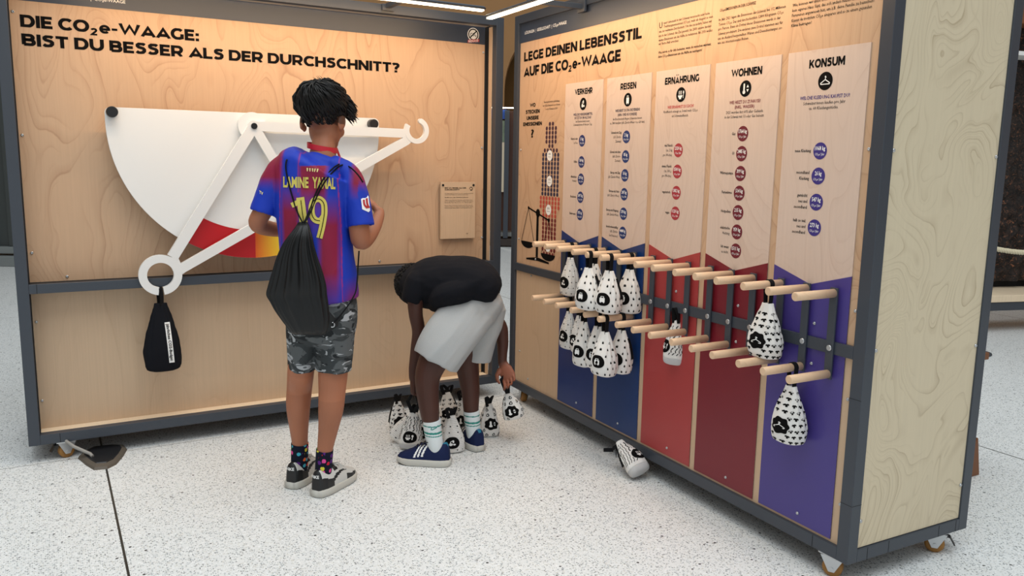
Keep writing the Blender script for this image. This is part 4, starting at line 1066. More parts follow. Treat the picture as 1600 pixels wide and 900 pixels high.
# ------------------------------------------------------------------ little printed sacks
PROF = [(0.0, .56), (.012, .76), (.04, .90), (.09, .98), (.18, 1.0), (.30, .99), (.42, .93), (.55, .83), (.68, .70), (.80, .56), (.90, .43), (.96, .36), (1.0, .33)]
def prof(t):
    for (a, x), (b, y) in zip(PROF, PROF[1:]):
        if t <= b:
            k = (t - a) / (b - a); k = k * k * (3 - 2 * k) * 0.5 + k * 0.5
            return x + (y - x) * k
    return PROF[-1][1]
def sack(label, kind, O, X, Y, Z, H=0.17, Wd=0.105, D=0.07, loop=0.06, mode='free', group=None, seed=0, pegdir=None, wonk=0.0, strip=1, emblem=True, etheta=-90, et=0.33, pegr=0.0155):
    rnd = random.Random(seed + 11)
    X, Y, Z = Vector(X).normalized(), Vector(Y).normalized(), Vector(Z).normalized()
    r = thing('printed_sack' if kind != 'black' else 'black_sack', label, 'sack', mat=frame_mat(Vector(O), X, Y, Z), group=group)
    ph = rnd.random() * 6; ph2 = rnd.random() * 6
    def P(th, t, off=0.0):
        a = prof(t); g = min(1.0, max(0.0, (t - 0.25) / 0.5))
        g2 = min(1.0, max(0.0, (t - 0.05) / 0.25))
        rip = 1 + (0.022 * g2 + 0.04 * g) * math.cos(11 * th + ph + 1.2 * math.sin(2 * th)) + 0.035 * math.sin(3 * th + ph2 + t * 4) + 0.05 * noise.noise(Vector((math.cos(th) * 2 + seed, math.sin(th) * 2, t * 5)))
        c, s_ = math.cos(th), math.sin(th)
        sx = math.copysign(abs(c) ** 0.85, c); sy = math.copysign(abs(s_) ** 0.9, s_)
        w = Wd / 2 * a * rip + off; d = D / 2 * (a * 0.75 + 0.25 * math.sin(math.pi * min(1, t * 1.1 + .1))) * rip + off
        sag = -0.004 * (1 - (t - .5) ** 2) * wonk
        return Vector((sx * w + wonk * 0.02 * t, sy * d + sag, t * H))
    n, k = 52, 34
    q = MB(); R = []
    for j in range(k + 1):
        t = j / k; t = t * t * (3 - 2 * t) * 0.4 + t * 0.6
        R.append([P(2 * math.pi * i / n, t) for i in range(n)])
    if kind == 'food':      # unprinted grey base
        base = MB(); cut = 7
        q.rings(R[:cut + 1], 1, caps=True); q.rings(R[cut:], 0, caps=True)
    else: q.rings(R)
    fab = COTTON if kind != 'black' else BLACKTEE
    q.build('body', [fab, COTTONG], r)
    if kind != 'black':
        q = MB(); msz = {'shirt': .0082, 'home': .0085, 'food': .0058, 'travel': .0072, 'traffic': .0046}[kind]
        du, dv = {'shirt': (.0215, .0195), 'home': (.024, .023), 'food': (.0105, .0105), 'travel': (.0235, .0255), 'traffic': (.024, .026)}[kind]
        rows = int(H * 0.94 / dv)
        for j in range(rows):
            t = (j + 0.6) * dv / H
            if t > 0.97: break
            if kind == 'food' and t < 0.24: continue
            a = prof(t); per = math.pi * (Wd + D) / 2 * a * 0.93
            cnt = max(5, int(per / du))
            for i in range(cnt):
                th = 2 * math.pi * (i + (j % 2) * 0.5 + (rnd.random() - .5) * (0.0 if kind == 'food' else 0.25)) / cnt
                if emblem:
                    dth = (th - math.radians(etheta) + math.pi) % (2 * math.pi) - math.pi
                    if math.hypot(dth * per / (2 * math.pi), (t - et) * H) < 0.028 + msz * 0.6: continue
                rot = (rnd.random() - .5) * 0.5 if kind in ('shirt', 'home', 'travel') else (0.5 if (kind == 'food' and j % 2) else 0.0)
                if kind == 'food': rot = 0.35 if j % 2 else -0.2
                ca, sa = math.cos(rot), math.sin(rot)
                def fm(x, y, th=th, t=t, per=per, ca=ca, sa=sa):
                    x, y = (x * ca - y * sa) * msz, (x * sa + y * ca) * msz
                    return P(th + x * 2 * math.pi / per, max(0, min(1, t + y / H)), 0.0009)
                polys(q, mark(kind), fm)
        q.build('printed_pattern', BLACK, r)
        if kind == 'traffic':
            q = MB()
            for j in range(int(H / 0.0075)):
                t = (j + .5) * 0.0075 / H
                if 0.1 < t < 0.97:
                    for i in range(n):
                        if (i + j) % 9 == 0: continue
                        a, b = 2 * math.pi * i / n, 2 * math.pi * (i + 1) / n
                        q.add([P(a, t, .0005), P(b, t, .0005), P(b, t + .0008 / H, .0005), P(a, t + .0008 / H, .0005)], [(0, 1, 2, 3)])
            q.build('printed_lines', GREYLINE, r)
        if emblem:
            q = MB(); er = 0.0265; e0 = math.radians(etheta); per = math.pi * (Wd + D) / 2 * prof(et) * 0.98
            def fe(x, y, off): return P(e0 + x * er * 2 * math.pi / per, et + y * er / H, off)
            N = 40
            lob = 1.0
            for ring in range(5):       # disc in rings so it follows the cloth
                for i in range(N):
                    a, b = 2 * math.pi * i / N, 2 * math.pi * (i + 1) / N
                    r0, r1 = ring / 5, (ring + 1) / 5
                    sc_ = lambda ang: 1.0 + (0.09 * math.cos(7 * ang) if kind in ('shirt', 'home') else 0.0)
                    q.add([fe(r0 * math.cos(a) * sc_(a), r0 * math.sin(a) * sc_(a), .0014), fe(r1 * math.cos(a) * sc_(a), r1 * math.sin(a) * sc_(a), .0014), fe(r1 * math.cos(b) * sc_(b), r1 * math.sin(b) * sc_(b), .0014), fe(r0 * math.cos(b) * sc_(b), r0 * math.sin(b) * sc_(b), .0014)], [(0, 1, 2, 3)], 0)
            polys(q, icon(kind), lambda x, y: fe(x * 0.8, y * 0.8, .0026), 1)
            q.build('emblem', [BLACK, WPRINT], r)
        if strip:
            q = MB(); q.ribbon([P(0.25 * strip + (math.pi if strip < 0 else 0), t, .003) for t in (.36, .45, .55, .65, .75, .83)], (0, 1, 0), 0.013, 0.003)
            q.build('side_strip', WEB, r)
    # straps
    if mode == 'peg':
        pd = r.matrix_basis.inverted().to_3x3() @ Vector(pegdir); pd.z = 0; pd.normalize()
        lat = Vector((-pd.y, pd.x, 0)); q = MB()
        pts = [lat * -0.010 + Vector((0, 0, H - 0.012)), lat * -0.013 + Vector((0, 0, H + loop * 0.5))]
        for i in range(11):
            a = math.pi - math.pi * i / 10
            pts.append(lat * (pegr * math.cos(a)) + Vector((0, 0, H + loop + pegr * math.sin(a))))
        pts += [lat * 0.013 + Vector((0, 0, H + loop * 0.5)), lat * 0.010 + Vector((0, 0, H - 0.012))]
        q.ribbon(pts, pd, 0.017, 0.0022); q.build('strap', WEB, r)
    elif mode == 'free':
        for s_, ln_, lean in ((-1, loop, -0.35), (1, loop * 0.85, 0.55)):
            q = MB(); pts = []
            for i in range(15):
                a = math.pi * i / 14
                x = 0.010 * math.cos(a) + lean * ln_ * math.sin(a) * 0.8
                z = H - 0.008 + ln_ * math.sin(a) ** 0.8 * (0.85)
                pts.append(Vector((x, s_ * 0.008 + 0.016 * math.cos(a) + 0.25 * s_ * ln_ * math.sin(a), z)))
            q.ribbon(pts, (0.75, 0.65, 0.1), 0.018, 0.0022); q.build('strap', WEB, r)
    elif mode == 'up':
        for s_ in (-1, 1):
            q = MB(); pts = []
            for i in range(13):
                a = math.pi * i / 12
                pts.append(Vector((0.010 * math.cos(a) + s_ * 0.012 * math.sin(a), s_ * 0.007, H - 0.01 + (loop + .01) * math.sin(a) ** 0.6)))
            q.ribbon(pts, (0.8, 0.6, 0), 0.017, 0.0022); q.build('strap', WEB, r)
    elif isinstance(mode, list):        # straps through given world points
        inv = r.matrix_basis.inverted()
        for pts, wd in mode:
            q = MB(); q.ribbon([inv @ Vector(p) if not isinstance(p, str) else Vector((0, 0, H - 0.01)) for p in pts], inv.to_3x3() @ Vector(wd), 0.016, 0.0022); q.build('strap', WEB, r)
    return r
GREYLINE = plain('grey_print_line', (150, 150, 150), 0.8)
UPV = Vector((0, 0, 1))
HUNG = [  # peg index, upper row, strap point, bottom edge, kind, width, label
    (1, 1, (892, 381), 462, 'traffic', .095, 'dotted sack with footprint emblem on an upper peg before the navy banner'),
    (3, 1, (929, 389), 470, 'travel', .10, 'suitcase sack half hidden behind the wide front one on the upper pegs'),
    (4, 1, (921, 394), 484, 'travel', .112, 'widest suitcase sack hanging at the tip of an upper peg'),
    (5, 1, (953, 398), 490, 'travel', .108, 'suitcase sack with a black side strip on the upper row'),
    (5, 1, (985, 397), 489, 'travel', .105, 'suitcase sack closest to the coral banner on the upper row'),
    (1, 0, (890, 467), 545, 'traffic', .092, 'narrow dotted sack on the lower row, outermost beside the bare plywood'),
    (2, 0, (906, 474), 552, 'traffic', .085, 'dotted sack squeezed behind the lower suitcase sacks'),
    (3, 0, (913, 482), 573, 'travel', .095, 'suitcase sack with its emblem half folded under on the lower row'),
    (4, 0, (935, 489), 576, 'travel', .10, 'tilted suitcase sack between two others on the lower row'),
    (5, 0, (946, 497), 587, 'travel', .112, 'lowest hanging big suitcase sack before the blue banner'),
    (5, 0, (972, 496), 583, 'travel', .10, 'suitcase sack showing its long black strip, innermost on the lower peg'),
    (12, 1, (1202, 443), 558, 'shirt', .112, 'white sack with black shirt marks on an upper peg at the violet banner'),
    (13, 0, (1239, 572), 690, 'shirt', .110, 'white sack with black shirt marks hanging lowest before the violet banner'),
]
for i, (pi_, upr, sp_, yb, kind, wd, lab) in enumerate(HUNG):
    u = PEGU[pi_]; zp = ZPU if upr else ZPL
    dep, _ = PB.at_u(*sp_, u); dep = max(-0.16, min(-0.022, dep))
    _, zb_ = PB.at_u(sp_[0] - 6, yb, u)
    lp = 0.055 if kind != 'shirt' else 0.062
    H = max(0.12, min(0.20, zp - lp - zb_ - 0.0))
    a = math.radians({0: -4, 5: -4, 6: -4, 12: -2, 11: 2}.get(i, -16) + (random.random() - .5) * 12)
    Yd = PB.n * math.cos(a) + PB.u * math.sin(a); Xd = Yd.cross(UPV)
    sack(lab, kind, PB.W(u, dep, zp - lp - H), Xd, Yd, UPV, H, wd * 1.08, wd * .8, lp, 'peg', 'sacks hanging on the pegs', i, PB.n, strip={3: 1, 10: 1, 2: 1, 12: -1}.get(i, -1), et=0.36 if kind != 'shirt' else 0.34)
# food sack caught between the coral pegs
u = 1.368; dep, zb_ = PB.at_u(1053, 569, u)
_, zt_ = PB.at_u(1055, 500, u)
a = math.radians(-38); Yd = PB.n * math.cos(a) + PB.u * math.sin(a)
sack('grey-bottomed sack with tiny strokes hanging behind the pegs of the coral banner', 'food', PB.W(u, dep, zb_), Yd.cross(UPV), Yd, (UPV + PB.u * 0.10).normalized(), zt_ - zb_, .088, .064, 0.05, 'up', None, 40, etheta=-150, et=.42)
# sacks in the heap on the floor around the bending boy
def fsack(px, H, wd, face, lean, lab, kind, **k):
    O = onfloor(*px); d = Vector((O.x, O.y, 0)).normalized(); rt = Vector((d.y, -d.x, 0))
    a = math.radians(face); Yd = d * math.cos(a) + rt * math.sin(a)
    Z = (UPV + rt * lean[0] + d * lean[1]).normalized()
    Yd = (Yd - Z * Yd.dot(Z)).normalized(); Xd = Yd.cross(Z)
    lift = 0.0 if Z.z > .98 else wd / 2 * math.sqrt(max(0, 1 - Z.z ** 2)) * 0.55
    return sack(lab, kind, O + UPV * lift, Xd, Yd, Z, H, wd, wd * .74, 0.055, k.pop('mode', 'free'), 'sacks heaped on the floor', **k)
fsack((624, 676), .148, .092, -15, (-.05, .18), 'sack with shirt marks leaning at the outer end of the floor heap', 'shirt', seed=21, strip=-1, et=.36)
fsack((617, 692), .15, .085, 25, (.75, .10), 'dotted sack lying tilted on the floor against the stroke-patterned one', 'traffic', seed=22, strip=0, emblem=False)
HB = onfloor(641, 701)
lh = Vector(at(646, 618, 3.47))
fsack((641, 701), .165, .105, -5, (.08, .12), 'stroke-patterned sack with bowl emblem held up by its black straps', 'food', seed=23, strip=0, etheta=-105, et=.36, mode=[(['top', lh.lerp(HB, .35) + Vector((-.02, 0, .06)), lh + Vector((-.012, 0, -.005)), lh + Vector((.004, 0, .012))], (1, .3, 0)), (['top', lh.lerp(HB, .35) + Vector((.03, 0, .05)), lh + Vector((.016, 0, -.005)), lh + Vector((.004, 0, .012))], (1, -.3, 0))])
fsack((662, 692), .17, .095, 0, (-.02, .06), 'sack with house marks almost hidden behind the striped near sock', 'home', seed=24, strip=0)
fsack((703, 668), .165, .10, 10, (-.10, .22), 'tilted sack with shirt marks and hanger emblem between the two legs', 'shirt', seed=25, strip=1, et=.40, etheta=-80)
fsack((708, 706), .165, .105, 0, (-.06, .10), 'upright dotted lined sack with footprint emblem between the shoes', 'traffic', seed=26, strip=1, etheta=-90, et=.30)
fsack((722, 672), .16, .085, 0, (.0, .05), 'sack with house marks peeking out behind the far sock', 'home', seed=27, strip=0)
fsack((764, 681), .155, .098, -10, (-.02, .06), 'upright sack with flame marks standing alone beside the far shoe', 'home', seed=28, strip=1, etheta=-80, et=.42)
# sack in the boy's far hand
hh = at(793, 598, 3.62)
hs = at(804, 654, 3.62)
Zs = (at(789, 601, 3.62) - at(803, 652, 3.62)).normalized(); Yd = Vector((.05, 1, 0)); Yd = (Yd - Zs * Yd.dot(Zs)).normalized()
hold = [(['top', at(788, 606, 3.61), at(783, 593, 3.60), at(790, 585, 3.605)], (1, .2, 0)), (['top', at(794, 606, 3.61), at(796, 594, 3.60), at(790, 585, 3.605)], (1, -.2, 0))]
sack('sack with flame marks dangling in the bending boy\'s far hand', 'home', hs, Yd.cross(Zs), Yd, Zs, .125, .096, .07, .05, hold, None, 29, strip=-1, et=.36)
# fallen food sack by the right wall
fz = onfloor(1001, 755)
vd = Vector((fz.x, fz.y, 0)).normalized(); vr = Vector((vd.y, -vd.x, 0))
Zs = (vr * -.56 + UPV * .58 + vd * .52).normalized()
Yd = (vd * .95 - vr * .75 - UPV * .1); Yd = (Yd - Zs * Yd.dot(Zs)).normalized()
fo_ = fz + UPV * 0.030 + vd * .03
tipz = fo_ + Zs * .16
fall = [(['top', tipz + Vector((-.03, .0, -.03)), at(958, 703, tipz.y + .02), at(943, 703, tipz.y + .02)], (0, .35, 1)), (['top', tipz + Vector((-.012, .02, -.035)), tipz + Vector((-.01, .03, -.07))], (0, .4, 1))]
sack('stroke-patterned sack fallen on the floor at the foot of the right wall', 'food', fo_, Yd.cross(Zs), Yd, Zs, .165, .098, .078, .05, fall, None, 30, strip=-1, etheta=-60, et=.44)
# black sack on the scale's ring
rc = PA.W(ru, (LV0 + LV1) / 2, rz_)
zbk = PA.at(258, 580, -0.03)[1]; zmouth = PA.at(257, 474, -0.03)[1]; ztop_ = rc.z - 0.054 - 0.017
ub_ = PA.at(258, 560, -0.03)[0]
bk = sack('black sack with white paper label hanging from the ring of the scale', 'black', PA.W(ub_ - .006, -0.016, zbk), PA.u, PA.n, UPV, zmouth - zbk, .150, .085, ztop_ - zmouth + 0.009, 'peg', None, 50, pegdir=PA.n * .45 + PA.u, wonk=0.0, pegr=0.0085)
q = MB()
lbm = []
u0b = ub_ - .006
def lab(x, y): return Vector((x, -0.0, y))
bodyo = [c for c in bk.children if c.name.startswith('body')][0]
bvb = BVHTree.FromPolygons([v.co for v in bodyo.data.vertices], [tuple(p.vertices) for p in bodyo.data.polygons])
def onb(x, z, off):
    h = bvb.ray_cast(Vector((x, -0.3, z)), Vector((0, 1, 0)))
    return (h[0] if h[0] is not None else Vector((x, 0, z))) + Vector((0, -off, 0))
a0 = PA.at(261.5, 504, -.05); a1 = PA.at(268.5, 566, -.05)
x0, z0, x1, z1 = a0[0] - u0b, a0[1] - zbk, a1[0] - u0b, a1[1] - zbk
for i in range(12):
    t0, t1 = i / 12, (i + 1) / 12
    P4 = []
    for t, s in ((t0, -1), (t0, 1), (t1, 1), (t1, -1)):
        P4.append(onb(x0 + (x1 - x0) * t + s * 0.011, z0 + (z1 - z0) * t, .003))
    q.add(P4, [(3, 2, 1, 0)])
ln_ = math.hypot(x1 - x0, z1 - z0)
def ft(a, b):
    t = a / ln_; return onb(x0 + (x1 - x0) * t - b, z0 + (z1 - z0) * t, .0042)
text(q, 'jährliches CO2-Budget', 0.03 * ln_, -0.005, 0.0115, ln_ * 0.92, 'L', 0.02, lambda a, b: ft(a, -b), 1)
q.build('paper_label', [WPRINT, BLACK], bk)
# ------------------------------------------------------------------ people
def crom(pts, k=4):
    out = []; n = len(pts)
    for i in range(n - 1):
        p0, p1, p2, p3 = pts[max(0, i - 1)], pts[i], pts[i + 1], pts[min(n - 1, i + 2)]
        for j in range(k):
            t = j / k
            out.append(tuple(0.5 * (2 * b + (-a + c) * t + (2 * a - 5 * b + 4 * c - d) * t * t + (-a + 3 * b - 3 * c + d) * t ** 3) for a, b, c, d in zip(p0, p1, p2, p3)))
    out.append(tuple(pts[-1])); return out
def limb(mb, pts, n=20, k=4, recess=0.0, pw=1.0, cap0=True, cap1=True, grow=0.0):
    """pts: (px, py, Y, half width in measured units, depth ratio); a smooth tapering closed tube"""
    pts = crom(pts, k); N = len(pts)
    Ps = [at(p[0], p[1], p[2]) for p in pts]
    R = []
    for i, p in enumerate(pts):
        t = (Ps[min(i + 1, N - 1)] - Ps[max(i - 1, 0)]).normalized()
        v = (Ps[i] - CO).normalized()
        x = t.cross(v)
        x = x.normalized() if x.length > 0.05 else CR.copy()
        y = x.cross(t).normalized()
        w = p[3] * mpp(Ps[i]) + grow; d = (p[3] * mpp(Ps[i])) * p[4] + grow
        ring = []
        for j in range(n):
            a = 2 * math.pi * j / n; c, s_ = math.cos(a), math.sin(a)
            ring.append(Ps[i] + x * (w * math.copysign(abs(c) ** pw, c)) + y * (d * math.copysign(abs(s_) ** pw, s_)))
        R.append(ring)
    def shrink(ring, c, f, sh): return [c + (p - c) * f + sh for p in ring]
    t0 = (Ps[0] - Ps[1]).normalized(); t1 = (Ps[-1] - Ps[-2]).normalized()
    w0 = pts[0][3] * mpp(Ps[0]); w1 = pts[-1][3] * mpp(Ps[-1])
    if cap0: R = [shrink(R[0], Ps[0], .55, t0 * w0 * .42), shrink(R[0], Ps[0], .86, t0 * w0 * .25)] + R
    if recess: R = R + [shrink(R[-1], Ps[-1], .87, t1 * 0.001), shrink(R[-1], Ps[-1], .82, -t1 * recess)]
    elif cap1: R = R + [shrink(R[-1], Ps[-1], .86, t1 * w1 * .25), shrink(R[-1], Ps[-1], .55, t1 * w1 * .42)]
    mb.rings(R)
    return mb
def head(mb, c, r, f, u, s=1.0):
    L = lambda x, y, z: c + (r * x + f * y + u * z) * s
    B = lambda x, y, z, a, b, d, **k: mb.ball(L(x, y, z), a * s, b * s, d * s, r, f, u, **k)
    B(0, -.006, .045, .073, .090, .082, n=28, k=18)
    B(0, .028, -.012, .062, .062, .085)
    B(0, .050, -.062, .042, .036, .038)
    B(0, .075, -.085, .020, .018, .016)
    B(0, .092, -.022, .0125, .017, .014); B(0, .088, .002, .008, .010, .028)
    B(-.012, .088, -.026, .008, .010, .008); B(.012, .088, -.026, .008, .010, .008)
    B(0, .086, -.053, .021, .009, .006); B(0, .084, -.063, .019, .009, .007)
    for sgn in (-1, 1):
        B(sgn * .030, .076, .026, .022, .012, .008); B(sgn * .040, .058, -.02, .020, .022, .022)
        rr_ = (r + f * (-0.35 * sgn)).normalized(); ff = (f + r * (0.35 * sgn)).normalized()
        mb.ball(L(sgn * .079, -.006, .0), .009 * s, .019 * s, .031 * s, rr_, ff, u)
        mb.ball(L(sgn * .074, .006, -.022), .008 * s, .010 * s, .014 * s, r, f, u)
def eyes(par, c, r, f, u, s=1.0):
    for sgn in (-1, 1):
        q = MB(); p = c + (r * (sgn * .030) + f * .0765 + u * .010) * s
        q.ball(p, .0115 * s, .0100 * s, .0068 * s, r, f, u); o = q.build('eye', EYEW, par, world=True)
        q = MB(); q.ball(p + f * (.0078 * s), .0055 * s, .003 * s, .0052 * s, r, f, u, 12, 8); q.build('iris', HAIR, o).matrix_basis = wmat(o).inverted() @ Matrix.Identity(4) if False else Matrix.Translation(-wmat(par).translation)
def hand(mb, w, d, nrm, s=1.0, curl=(20, 30, 20), thumb=1, spread=0.06, tcurl=0.3):
    """w wrist, d towards the fingers, nrm out of the palm, thumb side +1 / -1 along d x nrm"""
    d = d.normalized(); nrm = (nrm - d * nrm.dot(d)).normalized(); lat = d.cross(nrm) * thumb
    W_ = lambda a, b, c: w + (d * a + lat * b + nrm * c) * s
    R = []
    for a, hw, th in ((-.012, .022, .017), (.006, .024, .016), (.030, .034, .015), (.055, .037, .0135), (.074, .036, .0115), (.081, .032, .008)):
        R.append([W_(a, hw * math.cos(2 * math.pi * i / 20), th * math.sin(2 * math.pi * i / 20)) for i in range(20)])
    mb.rings(R)
    for k, (b, ln) in enumerate(((.0275, .064), (.0095, .071), (-.0085, .066), (-.0255, .052))):
        p = W_(.070, b, 0); ang = 0; dd = (d + lat * (b * spread * 30)).normalized(); pts = [p]; rad = [.0092 * s]
        for seg, cu in zip((.46, .30, .24), curl):
            ang += math.radians(cu + k * 3)
            v = dd * math.cos(ang) + nrm * math.sin(ang)
            pts.append(pts[-1] + v * (ln * seg * s)); rad.append((.0082 - .0006 * k - .0006 * len(rad)) * s)
        e = pts[-1] + (pts[-1] - pts[-2]).normalized() * .005 * s
        mb.tube(pts + [e], rad + [.0045 * s], 12)
        mb.ball(pts[-1], rad[-1])
    p0 = W_(.020, .024, .004); p1 = W_(.040, .046, .014); p2 = W_(.062, .052 - .015 * tcurl, .022 + .02 * tcurl); p3 = W_(.080, .050 - .03 * tcurl, .026 + .03 * tcurl)
    mb.tube([p0, p1, p2, p3], [.0125 * s, .0105 * s, .0088 * s, .0062 * s], 12); mb.ball(p3, .0066 * s)
def shoe(par, heel, d, L, style, name='shoe'):
    d = Vector((d[0], d[1], 0)).normalized(); lt = Vector((-d.y, d.x, 0))
    heel = Vector((heel.x, heel.y, 0))
    G = lambda x, y, z: heel + d * x + lt * y + UPV * z
    TS_ = [0, .03, .08, .16, .28, .40, .52, .64, .76, .87, .95, 1.0]
    HW = [.015, .0235, .029, .0345, .0365, .0365, .037, .0385, .0385, .033, .022, .008]
    TOP = [.090, .101, .104, .097, .088, .098, .096, .080, .064, .054, .046, .034]
    def ip(A, t):
        for i in range(len(TS_) - 1):
            if t <= TS_[i + 1]:
                k = (t - TS_[i]) / (TS_[i + 1] - TS_[i]); k = k * k * (3 - 2 * k) * .5 + k * .5
                return A[i] + (A[i + 1] - A[i]) * k
        return A[-1]
    K = L / 0.245 * 1.05
    def sf(t, a, off=0.0):              # a: 0..pi over the top from right to left
        hw = ip(HW, t) * K + off; h = ip(TOP, t) * K
        c, s_ = math.cos(a), math.sin(a)
        x = t * L + (0.006 * s_ if t < .05 else 0)
        return G(x, hw * math.copysign(abs(c) ** .8, c) * (1 - .12 * abs(s_) ** 2), .022 + (h - .022) * abs(s_) ** .62 + off * s_)
    NT_, NA = 90, 44
    mats, fn = style[:2]
    q = MB(); vs = [sf(i / NT_, math.pi * j / NA) for i in range(NT_ + 1) for j in range(NA + 1)]
    base = len(q.v); q.v += vs
    for i in range(NT_):
        for j in range(NA):
            a = base + i * (NA + 1) + j
            q.f.append((a, a + NA + 1, a + NA + 2, a + 1)); q.mi.append(fn((i + .5) / NT_, (j + .5) / NA)); q.sm.append(True)
    q.f.append(tuple(base + j for j in range(NA + 1))); q.mi.append(fn(.001, .3)); q.sm.append(False)
    o = q.build(name, mats, par, world=True)
    # sole
    N = 60; out = []
    for i in range(N):
        a = 2 * math.pi * i / N
        t = .5 - .5 * math.cos(a); y = ip(HW, t) * K + .004
        if t < .02: y = .016 * K
        out.append((t * L * 1.015 - .003 * K, y * (1 if math.sin(a) > 0 else -1) if abs(math.sin(a)) > .02 else 0))
    q = MB(); R = []
    for f_, z, m in ((.93, 0.0, 0), (1.0, .003, 0), (1.03, .012, 0), (1.03, .026, 0), (.95, .030, 0)):
        R.append([G(L / 2 + (x - L / 2) * f_, y * f_, z + (.006 * max(0, (x / L - .8) / .2) if z < .005 else 0)) for x, y in out])
    q.rings(R, smooth=True)
    sole = q.build('sole', SOLE_W, o, world=False)
    sole.matrix_basis = wmat(o).inverted()
    q = MB(); q.rings([[G(L / 2 + (x - L / 2) * .96, y * .96, z) for x, y in out] for z in (-.0005, .0035)]); os_ = q.build('outsole', SOLE_B, o); os_.matrix_basis = wmat(o).inverted()
    # laces
    q = MB()
    for i in range(4):
        t = .43 + i * .065
        q.tube([sf(t, math.pi * (.5 + x), .003) for x in (-.17, -.08, 0, .08, .17)], .0026, 8)
    c = sf(.42, math.pi / 2, .006)
    for s_ in (-1, 1):
        pts = [c + lt * (s_ * .03 * math.sin(a)) * 1.2 + d * (.018 * (1 - math.cos(a)) * .6) + UPV * (.010 * math.sin(a * .5)) for a in [2 * math.pi * i / 12 * .98 for i in range(13)]]
        pts = [c + lt * (s_ * (.004 + .030 * math.sin(a / 2) ** 1)) + d * (.010 * math.sin(a)) + UPV * (.006 * math.sin(a / 2)) for a in [2 * math.pi * i / 12 for i in range(13)]]
        q.tube(pts, .0022, 8)
        q.tube([c, c + lt * (s_ * .022) + d * .012 + UPV * .004, c + lt * (s_ * .036) + d * .02 - UPV * .014], .0022, 8)
    lc = q.build('lace', style[2] if len(style) > 2 else SHOE_W, o); lc.matrix_basis = wmat(o).inverted()
    return o, G, sf
def decal(bv, o, d, off):
    h = bv.ray_cast(o, d)
    return h[0] - d * off if h[0] is not None else None
def bvh(mb): return BVHTree.FromPolygons(mb.v, mb.f)
def wrinkle(mb, ns, amp, scale, seed=0, dirn=None):
    for i, p in enumerate(mb.v):
        q_ = Vector((p.x * scale[0] + seed, p.y * scale[1], p.z * scale[2]))
        v = noise.noise(q_) + .5 * noise.noise(q_ * 2.1 + Vector((3, 1, 2)))
        v = 1 - abs(v) * 2.2
        mb.v[i] = p + ns[i] * (amp * v)

# ================= the standing boy
h1L, h1R = onfloor(454, 764.5), onfloor(493, 777.5)
d1R = (onfloor(549, 746) - h1R).normalized(); d1L = (d1R + Vector((-.12, .05, 0))).normalized()
aL = h1L + d1L * .055; aR = h1R + d1R * .055
b1 = thing('person', 'boy in blue and maroon football jersey standing with his back turned', 'person', ((h1L + h1R) / 2 + Vector((0, .04, 0))))
YL, YR = aL.y, aR.y
body = MB()
limb(body, [(508, 236, 3.02, 18, .95), (504, 252, 3.00, 20, .9), (500, 268, 3.0, 40, .60), (494, 288, 3.0, 52, .66), (491, 330, 3.0, 52, .80), (494, 400, 3.0, 48, .82), (500, 450, 3.0, 49, .82), (502, 490, 3.01, 50, .85), (502, 515, 3.01, 46, .85)])
limb(body, [(508, 205, 3.045, 19, 1.0), (506, 222, 3.03, 18, 1.0), (504, 240, 3.01, 20, 1.0), (503, 258, 3.0, 23, .8)])
limb(body, [(476, 490, 3.02, 22, 1.0), (473, 540, 3.03, 20.5, 1.05), (470, 580, 3.04, 20.5, 1.05), (468, 605, YL + .00, 19.5, 1.05), (466, 635, YL - .005, 18.5, 1.1), (467, 665, YL, 15.0, 1.1), (468.5, 695, YL + .005, 12, 1.1), (468, 725, YL + .01, 11.5, 1.15), (468, 742, YL + .012, 12, 1.2)])
limb(body, [(526, 490, 3.02, 23, 1.0), (523, 540, 3.02, 23, 1.05), (520.5, 580, 3.015, 23, 1.05), (519, 610, YR, 21, 1.05), (517, 640, YR - .005, 19.5, 1.1), (513, 670, YR, 15.5, 1.1), (507.5, 705, YR + .003, 12, 1.1), (505, 735, YR + .006, 11.5, 1.15), (504, 752, YR + .01, 12, 1.2)])
limb(body, [(445, 272, 3.0, 15, 1.0), (425, 305, 2.985, 15.5, 1.0), (409, 333, 2.975, 14.5, 1.0), (402, 349, 2.99, 13.5, 1.0), (416, 356, 3.06, 12.5, 1.0), (440, 359, 3.14, 10.5, 1.0), (463, 352, 3.21, 8.5, .9), (474, 346, 3.235, 8, .8)], k=5)
limb(body, [(550, 285, 3.0, 15, 1.0), (558, 325, 2.985, 16, 1.0), (561, 357, 2.975, 16, 1.0), (564.5, 376, 2.985, 15, 1.0), (575, 368, 3.035, 13.5, 1.0), (585, 352, 3.085, 11.5, 1.0), (592, 337, 3.12, 8.8, .9), (592, 329, 3.14, 8, .85)], k=5)
hand(body, at(591, 330, 3.135), at(578, 314, 3.19) - at(592, 330, 3.135), Vector((-.75, -.1, -.5)), .95, (30, 45, 35), 1)
hand(body, at(474, 346, 3.235), at(500, 336, 3.27) - at(474, 346, 3.235), Vector((.1, .3, 1)), .95, (30, 40, 30), -1)
hc = at(504, 191, 3.035); vd = Vector((hc.x, hc.y, 0)).normalized(); ang = math.radians(-27)
hf = Vector((vd.x * math.cos(ang) - vd.y * math.sin(ang), vd.x * math.sin(ang) + vd.y * math.cos(ang), 0)); hf = (hf + Vector((0, 0, -.22))).normalized()
hr = hf.cross(UPV).normalized(); hu_ = hr.cross(hf)
head(body, hc, hr, hf, hu_)
for (A_, dd) in ((aL, d1L), (aR, d1R)):
    body.tube([A_ + UPV * .055 - dd * .015, A_ + dd * .05 + UPV * .048, A_ + dd * .11 + UPV * .038], [.024, .022, .016], 14)
bm1, nb = remesh(body, .0036, 5)
bo1 = bm1.build('body', SKIN, b1, world=True)
nape = hc - hf * .075 - hu_ * .025
